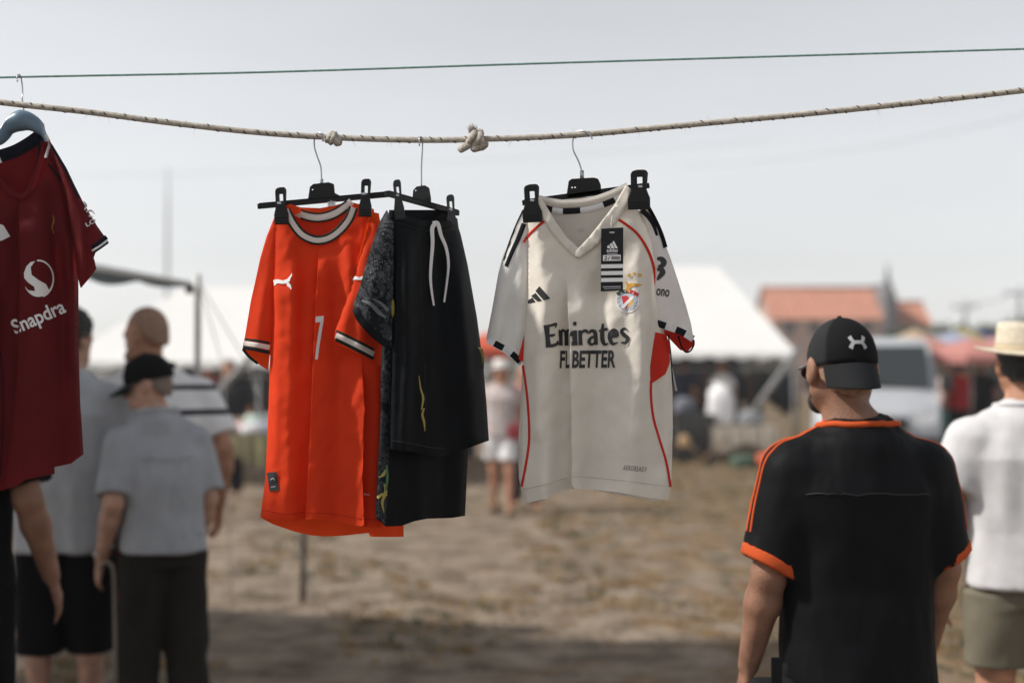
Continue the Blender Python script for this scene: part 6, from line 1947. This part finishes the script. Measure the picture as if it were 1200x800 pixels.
ors_out = [(430, 262), (424, 285), (417, 310), (409, 340), (400, 365), (393, 386)]
ors_in = [(444, 250), (452, 300), (454, 360), (452, 400), (449, 428)]
COR = Cloth(DO - .045, [ors_out], T=.026, R=18, folds=[('r', [(436, 300), (424, 400)], .006, 9), ('r', [(447, 330), (440, 420)], -.006, 7)], wr=(.004, 18, 50, 32), tilt=(392, .0006, 300, 0))
sheet("sleeve", ors_out + [(391, 399), (412, 411), (434, 423), (449, 431)] + ors_in[::-1] + [(434, 248)], COR, M_ORANGE, oj, step=3.2)
CORB = Cloth(DO - .040, [ors_out], T=.016, R=16, side=1)
sheet("sleeve_back", ors_out + [(390, 400), (400, 407), (420, 415), (433, 420), (449, 425)] + ors_in[::-1], CORB, M_ORANGE, oj, step=5)
for dy, w_, m_ in ((0, 3.4, M_DKGREEN), (5.2, 6.6, M_CREAM), (10.2, 4.0, M_DKGREEN)):
    ribbon("cuff_stripe", [(393.5, 387.5 + dy), (408, 394.5 + dy), (424, 402.5 + dy), (438, 410 + dy)], w_, COR, m_, oj, off=.0015 + .0002 * dy)
# leaping mark: long tapering body with tail, hind and fore legs
def leap(x, y, s, flip=1):
    f = lambda pts: [(x + flip * px * s, y + py * s) for px, py in pts]
    return [stroke_poly(f([(-11, .5), (-6, -.5), (0, .5), (5, -1), (8, -3)]), [4.6 * s, 4.6 * s, 4 * s, 4.2 * s, 2.6 * s]), stroke_poly(f([(6, -2), (9.5, -7), (10.5, -10)]), [2.6 * s, 1.8 * s, .6 * s]),
            stroke_poly(f([(4, 0), (8, 4.5), (9.5, 9)]), [3.4 * s, 2.2 * s, 1.2 * s]), stroke_poly(f([(-7, 1), (-10.5, 4.5)]), [2.2 * s, 1.0 * s]), stroke_poly(f([(5, 1), (6, 5), (10, 7)]), [2.4 * s, 1.4 * s, .8 * s])]
shape_print("chest_mark", leap(331.5, 330, 1.0), CO, M_PRINTW, oj, step=3, off=.0018)
shape_print("sleeve_mark", [p for p in leap(421, 326, .85)], COR, M_PRINTW, oj, step=3, off=.0018)
shape_print("shirt_number", [[(370, 371), (379.5, 370), (379, 377), (376.8, 390), (374, 408), (372.4, 421), (369.2, 421), (370.8, 405), (373.2, 388), (375.4, 377.2), (369.8, 377.8)]], CO, M_PRINTW, oj, step=2.5, off=.0022)
sheet("side_label", [(312.5, 553.5), (324, 552.5), (327, 574), (316, 576)], Offset(CO, .0025), M_PRINTB, oj, step=4)
shape_print("label_print", [stroke_poly([(317, 562), (320, 560), (322, 563)], [.8, 1.2, .6]), [(317.5, 570), (323, 569), (323, 570), (317.5, 571)]], CO, M_GREYP, oj, off=.004)
ribbon("hem_stitch", [(307, 597), (335, 602), (357, 600)], .9, CO, fabric("orange_thread", (.55, .03, .01), transl=0), oj, off=.0016)
ribbon("hem_stitch", [(361, 600), (390, 602), (420, 607), (444, 609)], .9, CO, fabric("orange_thread", (.55, .03, .01), transl=0), oj, off=.0016)
shape_print("fabric_mark", [[(426.5, 577.5), (428.5, 577.5), (428.5, 580), (426.5, 580)], [(429.5, 578.5), (433, 578.8), (433, 580), (429.5, 579.8)]], CO, M_CREAM, oj)

# ================================================================ black kit: patterned jersey and plain shorts in front of it
M_BLACKF = fabric("black_shorts", (.0045, .006, .008), transl=0.03, rough=.55, sheen=0)
def pattern_mat():
    m = fabric("dark_floral", (.02, .022, .026), transl=0, rough=.6)
    N, L = m.node_tree.nodes, m.node_tree.links
    tc = N.new("ShaderNodeTexCoord")
    nz = N.new("ShaderNodeTexNoise"); nz.inputs["Scale"].default_value = 26; nz.inputs["Detail"].default_value = 2; nz.inputs["Distortion"].default_value = 3.5
    L.new(tc.outputs["Object"], nz.inputs["Vector"])
    r = N.new("ShaderNodeValToRGB")
    e = r.color_ramp.elements
    e[0].position, e[0].color = .44, (.008, .010, .013, 1)
    e[1].position, e[1].color = .50, (.055, .062, .072, 1)
    a = r.color_ramp.elements.new(.54); a.color = (.012, .014, .018, 1)
    b = r.color_ramp.elements.new(.60); b.color = (.035, .04, .048, 1)
    c = r.color_ramp.elements.new(.72); c.color = (.09, .10, .11, 1)
    L.new(nz.outputs[0], r.inputs[0])
    L.new(r.outputs[0], N["Principled BSDF"].inputs["Base Color"])
    return m
M_PATT = pattern_mat()
M_YEL = mat("yellow_print", (.34, .275, .06), rough=.5)
bj = empty("football_jersey", at(495, 612, DK), "black patterned football jersey hanging behind the black shorts", "jersey")
KT = (492, .0021, 300, 0)
j_left = [(456, 246), (452, 300), (449, 380), (446, 440), (446, 480), (442, 560), (440, 603)]
j_right = [(536, 256), (545, 320), (551, 420), (549, 520), (545, 604)]
CJ = Cloth(DK + .012, [j_left, j_right], T=.022, R=12, tilt=KT, folds=[('r', [(490, 400), (492, 612)], .010, 9), ('r', [(520, 500), (522, 606)], -.010, 8)], wr=(.004, 20, 90, 40))
sheet("front_panel", j_left + [(441, 607), (452, 616.5), (470, 616), (485, 610.5), (500, 607.5), (530, 606.5), (545, 604)] + j_right[::-1][1:] + [(520, 250), (495, 258), (470, 250)], CJ, fabric("black_jersey", (.004, .0055, .007), transl=.03, rough=.55, sheen=0), bj, step=4)
sheet("side_panel", [(455, 252), (460, 300), (460, 380), (458, 440), (457, 500), (455, 560), (452, 614.5), (441, 606), (443, 560), (446.5, 480), (446.5, 440), (449.5, 380), (452.5, 300)], Offset(CJ, .002), M_PATT, bj, step=3)
CJB = Cloth(DK + .016, [j_left, j_right], T=.02, R=12, side=1, tilt=KT)
sheet("back_panel", j_left + [(455, 613), (500, 605), (545, 603)] + j_right[::-1][1:] + [(510, 246), (480, 246)], CJB, M_BLACKF, bj, step=6)
sl_out = [(453, 246), (446, 258), (438, 280), (430, 305), (422, 335), (414, 357)]
CJL = Cloth(DK - .085, [sl_out], T=.024, R=16, folds=[('r', [(440, 300), (432, 380)], .006, 8)], wr=(.004, 16, 40, 44))
sheet("sleeve", sl_out + [(417, 369), (425, 380), (438, 394), (452, 406), (459, 404), (461, 330), (461, 260)], CJL, M_PATT, bj, step=3)
CJLB = Cloth(DK - .075, [sl_out], T=.012, R=14, side=1)
sheet("sleeve_back", sl_out + [(420, 372), (440, 394), (456, 403), (461, 330), (461, 258)], CJLB, M_BLACKF, bj, step=5)
ribbon("cuff", [(416.5, 361), (422, 373), (432, 385), (444, 396.5), (455, 404)], 9, CJL, M_BLACKF, bj, off=.0018)
shape_print("flower_print", [stroke_poly([(450, 600), (448, 588), (452, 576), (450, 566)], [1, 3, 4, 1]), stroke_poly([(442, 583), (448, 579), (454, 580)], [3, 3.5, 1]), stroke_poly([(444, 559), (449, 556), (452, 550)], [1, 4, 1.5])], CJ, M_YEL, bj, off=.006, step=3)
shape_print("flower_print", [stroke_poly([(452, 575), (454, 560), (453, 545)], [2, 3, 2])], CJ, mat("leaf_print", (.07, .16, .08)), bj, off=.0066, step=3)
shape_print("flower_print", [circle(446.5, 322, 4.0, 14)], CJL, mat("grey_flower", (.05, .055, .06)), bj, off=.0018)
rj = random.Random(5)
dots = [circle(rj.uniform(430, 456), rj.uniform(262, 330), rj.uniform(.35, .8), 6) for k in range(70)]
dots = [d_ for d_ in dots if d_[0][0] > np.interp(d_[0][1], [246, 357], [456, 418]) + 2]
shape_print("speckle_print", dots, CJL, mat("grey_speckle", (.16, .17, .18)), bj, off=.0018)
shape_print("petal_print", [stroke_poly([(424, 352), (434, 356), (444, 366), (452, 372)], [2, 4, 5, 2]), stroke_poly([(436, 350), (446, 355), (455, 364)], [1, 3, 4])], CJL, mat("grey_petal", (.11, .12, .13)), bj, off=.0018, step=3)

bs = empty("sport_shorts", at(515, 530, DK), "black sport shorts with white drawstring on the turned clip hanger", "shorts")
s_left = [(457, 248), (461, 300), (461, 360), (460, 420), (458, 480), (457, 526)]
s_right = [(573, 516), (570, 470), (566, 425), (559, 372), (548, 310), (540, 275), (534, 256)]
CS = Cloth(DK - .028, [s_left, s_right], T=.026, R=16, tilt=KT, folds=[('q', [(492, 260), (496, 400), (500, 500), (503, 540)], 0.0192, 8), ('r', [(478, 262), (476, 340), (478, 430), (470, 520)], 0.0128, 8), ('r', [(512, 280), (520, 360), (524, 460), (528, 530)], -0.0160, 10), ('r', [(535, 290), (545, 400), (552, 510)], 0.0160, 9), ('r', [(466, 260), (469, 360), (466, 520)], -0.0096, 5)], wr=(.005, 18, 110, 50), fine=(.0018, 10, 20, 55))
sheet("front_panel", s_left + [(470, 528), (490, 530), (505, 534), (516, 535.5), (530, 531), (548, 525)] + s_right + [(525, 262), (510, 259), (497, 260), (482, 257), (470, 253)], CS, M_BLACKF, bs, step=3.4)
CSB = Cloth(DK - .018, [s_left, s_right], T=.022, R=16, side=1, tilt=KT)
sheet("back_panel", s_left + [(480, 524), (520, 528), (550, 521), (573, 514)] + s_right + [(528, 250), (510, 246), (490, 248), (475, 251)], CSB, M_BLACKF, bs, step=5)
ribbon("waistband", [(458, 252), (470, 256), (485, 261), (500, 264), (515, 265), (532, 262)], 10, CS, M_BLACKF, bs, off=.003)
ribbon("waist_stitch", [(459, 259), (470, 262), (485, 267), (500, 270), (515, 271), (536, 268)], .9, CS, mat("dark_thread", (.010, .011, .013)), bs, off=.004)
M_LACE = fabric("white_lace", (.82, .82, .84), transl=.1)
ribbon("drawstring", [(510, 262), (506.5, 268), (507, 285), (505.5, 305), (504.5, 325), (506, 342), (508.5, 358)], 5.4, Offset(CS, .006), M_LACE, bs, off=.003, w1=2.2)
ribbon("drawstring", [(507, 262), (513, 262), (517, 276), (523, 291), (525.5, 310), (523.5, 332), (520.5, 354)], 5.2, Offset(CS, .008), M_LACE, bs, off=.003, w1=2.2)
shape_print("leg_print", [stroke_poly([(491, 440), (493, 455), (496, 466), (494, 480)], [.8, 1.8, 2.6, 1.4]), stroke_poly([(497, 478), (495, 486), (497, 494), (498, 505)], [1.8, 2.8, 2.6, .8])], CS, M_YEL, bs, step=2.5, off=.002)
shape_print("leg_print", [stroke_poly([(560.5, 407), (564, 410), (566, 420), (567, 432)], [1.5, 3.4, 2.4, .8])], CS, M_YEL, bs, step=2.5, off=.003)
shape_print("leg_print", [circle(460.5, 361, 1.8, 12, 11)], CS, M_YEL, bs, step=2.5, off=.004)
ribbon("hem_stitch", [(459, 516), (480, 519), (505, 524), (520, 525)], .9, CS, mat("dark_thread", (.010, .011, .013)), bs, off=.002)

# ================================================================ dark red jersey on the blue hanger (left)
M_RED = fabric("dark_red_jersey", (.115, .008, .011), transl=.15, tcol=(.5, .02, .02))
M_NAVY = fabric("navy_trim", (.010, .012, .020), transl=0)
M_BLUEH = mat("blue_plastic", (.13, .21, .29), rough=.35, bump=.04, bscale=200)
DR = 2.985
rh = empty("coat_hanger", at(26, 95, 3.0), "pale blue plastic hanger hooked over the green line", "hanger")
hook(rh, [(20, 95.5, 2.99), (20, 90, 2.992), (22.5, 87.5, 3.0), (24.5, 91, 3.005), (26, 100, 3.0), (26.5, 110, 2.995), (26, 116, 2.99), (28, 130, 2.985)], r=.0014)
MB().tube([at(20, 95.8, 2.99), at(20.4, 93.5, 2.99)], .0022, 6).build("hook_tip", M_PRINTW, rh, smooth=True)
hp = spline([(-95, 222, 2.93), (-60, 196, 2.94), (-25, 176, 2.96), (2, 160, 2.975), (13, 146, 2.985), (28, 141, 2.985), (42, 146, 2.99), (50, 154, 2.995), (54, 164, 3.0), (57, 173, 3.005)], 6)
mbh = MB()
nn_ = len(hp)
V, F = [], []
for i, p in enumerate(hp):
    c = at(*p)
    q = abs(i / (nn_ - 1) - .53)
    hh_ = .023 - .014 * min(1, q * 2.6)
    ww_ = .017 - .004 * min(1, q * 2)
    for k in range(10):
        a = 2 * math.pi * k / 10
        V.append(c + Vector((math.cos(a) * .006 if q < .2 else 0, math.cos(a) * ww_, math.sin(a) * hh_)))
for i in range(nn_ - 1):
    for k in range(10):
        F.append((i * 10 + k, i * 10 + (k + 1) % 10, (i + 1) * 10 + (k + 1) % 10, (i + 1) * 10 + k))
F += [tuple(range(10)), tuple((nn_ - 1) * 10 + k for k in range(9, -1, -1))]
mesh("arm", V, F, M_BLUEH, rh)

rj_ = empty("football_jersey", at(-20, 575, DR), "dark red football jersey with white sponsor lettering on a pale blue hanger", "jersey")
r_right = [(58, 168), (72, 200), (84, 240), (91, 290), (92, 335), (92, 400), (94, 470), (98, 532)]
r_left = [(-95, 225), (-110, 300), (-118, 400), (-125, 480), (-130, 575)]
RT = (20, .0004, 300, 0)
CR = Cloth(DR, [r_right, r_left], T=.034, R=26, tilt=RT, folds=[('p', [(22, 230), (24, 330), (20, 450), (6, 570)], 0.0256, 10), ('r', [(58, 200), (66, 280), (75, 350), (74, 450), (78, 540)], -0.0160, 9), ('r', [(42, 220), (46, 320), (50, 430), (52, 550)], 0.0128, 13), ('r', [(80, 260), (84, 340), (86, 420)], 0.0160, 6), ('r', [(-20, 200), (-25, 380), (-30, 560)], 0.0192, 16), ('r', [(5, 330), (2, 450), (-4, 570)], -0.0128, 8), ('r', [(-60, 250), (-70, 400), (-75, 570)], -0.0192, 16)], wr=(.006, 26, 120, 60), fine=(.0016, 12, 24, 61))
sheet("front_panel", r_right + [(83, 543), (64, 547), (64, 555), (48, 558), (30, 562), (20, 569), (5, 574), (-40, 580), (-90, 582)] + r_left[::-1] + [(-60, 205), (-18, 184), (-6, 200), (10, 222), (30, 230), (42, 214), (52, 190)], CR, M_RED, rj_, step=3.8)
CRB = Cloth(DR + .004, [r_right, r_left], T=.024, R=26, side=1, tilt=RT)
sheet("back_panel", r_right[:-1] + [(97, 528), (70, 540), (40, 551), (0, 566), (-60, 574)] + r_left[::-1] + [(-50, 198), (-16, 182), (0, 178), (25, 170), (46, 159)], CRB, M_RED, rj_, step=6)
CRI = Cloth(DR + .004, [], T=0, tilt=RT, wr=(.003, 20, 40, 3), fine=None)
sheet("neck_lining", [(-20, 186), (0, 184), (24, 178), (46, 166), (56, 172), (52, 200), (42, 220), (30, 236), (10, 228), (-8, 206)], CRI, fabric("red_lining", (.17, .010, .013), transl=.25), rj_, step=4)
ribbon("back_collar", [(-20, 188), (0, 183), (18, 177), (34, 168), (48, 158)], 15, CRI, M_NAVY, rj_, off=.004)
ribbon("front_collar", [(53, 166), (52, 178), (44, 203), (34, 224), (28, 230)], 10, Offset(CR, .002), M_RED, rj_, off=.002, w1=7)
ribbon("front_collar", [(-20, 186), (-6, 206), (12, 226), (28, 232)], 8, Offset(CR, .002), M_RED, rj_, off=.003)
ribbon("collar_inside", [(48, 163), (47, 182), (40, 204)], 7, Offset(CR, -.002), M_NAVY, rj_, off=.002, w1=3)
ribbon("collar_tip", [(54, 158), (58, 168), (56, 176), (53.5, 185)], 3.4, Offset(CR, .006), M_TAPEW, rj_, off=.003)
ribbon("collar_tip", [(-2, 184), (1, 191)], 3, Offset(CR, .006), M_TAPEW, rj_, off=.003)
ribbon("shoulder_seam", [(56, 192), (64, 202), (72, 211), (79, 222)], 2.2, CR, M_NAVY, rj_, off=.003)
rsl_out = [(57, 163), (66, 177), (78, 197), (88, 218), (97, 236), (106, 252), (114, 265), (127, 283)]
rsl_in = [(62, 180), (76, 225), (84, 270), (90, 320), (94, 336)]
CRS = Cloth(DR - .012, [rsl_out, rsl_in], T=.026, R=16, folds=[('r', [(88, 240), (96, 300), (94, 335)], .008, 7), ('r', [(98, 250), (108, 310)], -.006, 6)], wr=(.005, 18, 50, 70))
sheet("sleeve", rsl_out + [(127, 284.5), (118, 291), (108.5, 297), (111, 306), (113, 315), (104, 327), (95, 337.5)] + rsl_in[::-1], CRS, M_RED, rj_, step=3.2)
CRSB = Cloth(DR - .004, [rsl_out, rsl_in], T=.018, R=16, side=1)
sheet("sleeve_back", rsl_out + [(127, 284), (112, 296), (100, 330)] + rsl_in[::-1], CRSB, M_RED, rj_, step=5)
ribbon("shoulder_stripe", [(60, 170), (70, 187), (80, 205), (92, 232)], 3.0, CRS, M_NAVY, rj_, off=.002)
ribbon("cuff_stripe", [(125, 277.5), (116, 285), (107.5, 290.5)], 5.5, CRS, M_NAVY, rj_, off=.0016)
ribbon("cuff_stripe", [(126, 281.5), (117, 288.5), (108, 294)], 2.6, CRS, M_TAPEW, rj_, off=.003)
ribbon("cuff_stripe", [(127, 284), (118, 290.5), (109, 296.5)], 2.2, CRS, M_NAVY, rj_, off=.003)
shape_print("sleeve_print", [stroke_poly([(98, 236), (101, 241), (99, 246)], [1, 2.6, 1]), stroke_poly([(101, 248), (107, 247), (111, 251)], [2, 2.6, 1.4]), stroke_poly([(104, 253), (109, 254)], [1.6, 1.2])], CRS, M_PRINTW, rj_, step=2.5, off=.002)
text_print("sleeve_lettering", "LO", 102, 266, 113, 260, 5, CRS, M_PRINTW, rj_, bold=.015, off=.002)
# round swirl mark
def swirl():
    R_ = 17.5; cx, cy, ky = 45, 326.5, 1.22
    def E(r, a): return (cx + r * math.cos(a), cy + r * ky * math.sin(a))
    out = [stroke_poly([E(R_, math.radians(a)) for a in range(-95, 75, 12)], [2.0, 1.6, 1.8, 3])]
    S = [E(R_, math.radians(a)) for a in range(265, 195, -12)]           # top-left lip
    body = [(41, 306), (36, 313), (37, 322), (45, 328), (54, 333), (58, 341)]
    low = [E(R_, math.radians(a)) for a in range(55, 165, 10)]
    mid = [(33, 340), (41, 341), (40, 336), (33, 331), (28.5, 326)]
    out.append(body + low[::1] + mid + [(28, 320), (31, 312), (36, 307)])
    return out
shape_print("round_mark", swirl(), CR, M_PRINTW, rj_, off=.002, step=3)
text_print("sponsor_lettering", "Snapdra", 20.5, 397, 80.5, 370.5, 23, CR, M_PRINTW, rj_, bold=.022, grid=3, off=.002)
shape_print("chest_mark", [[(-8, 283), (-2, 262), (4, 264), (12, 277), (2, 282)]], CR, M_PRINTW, rj_, off=.002, step=4)
shape_print("crest_smear", [stroke_poly([(62, 252), (63, 259), (61, 266), (63, 274)], [.8, 1.8, 1.5, .6])], CR, mat("dull_gold", (.30, .15, .03)), rj_, off=.002, step=3)
ribbon("side_seam", [(0, 410), (3, 440), (3.5, 500), (0, 560)], 1.0, CR, M_NAVY, rj_, off=.002)
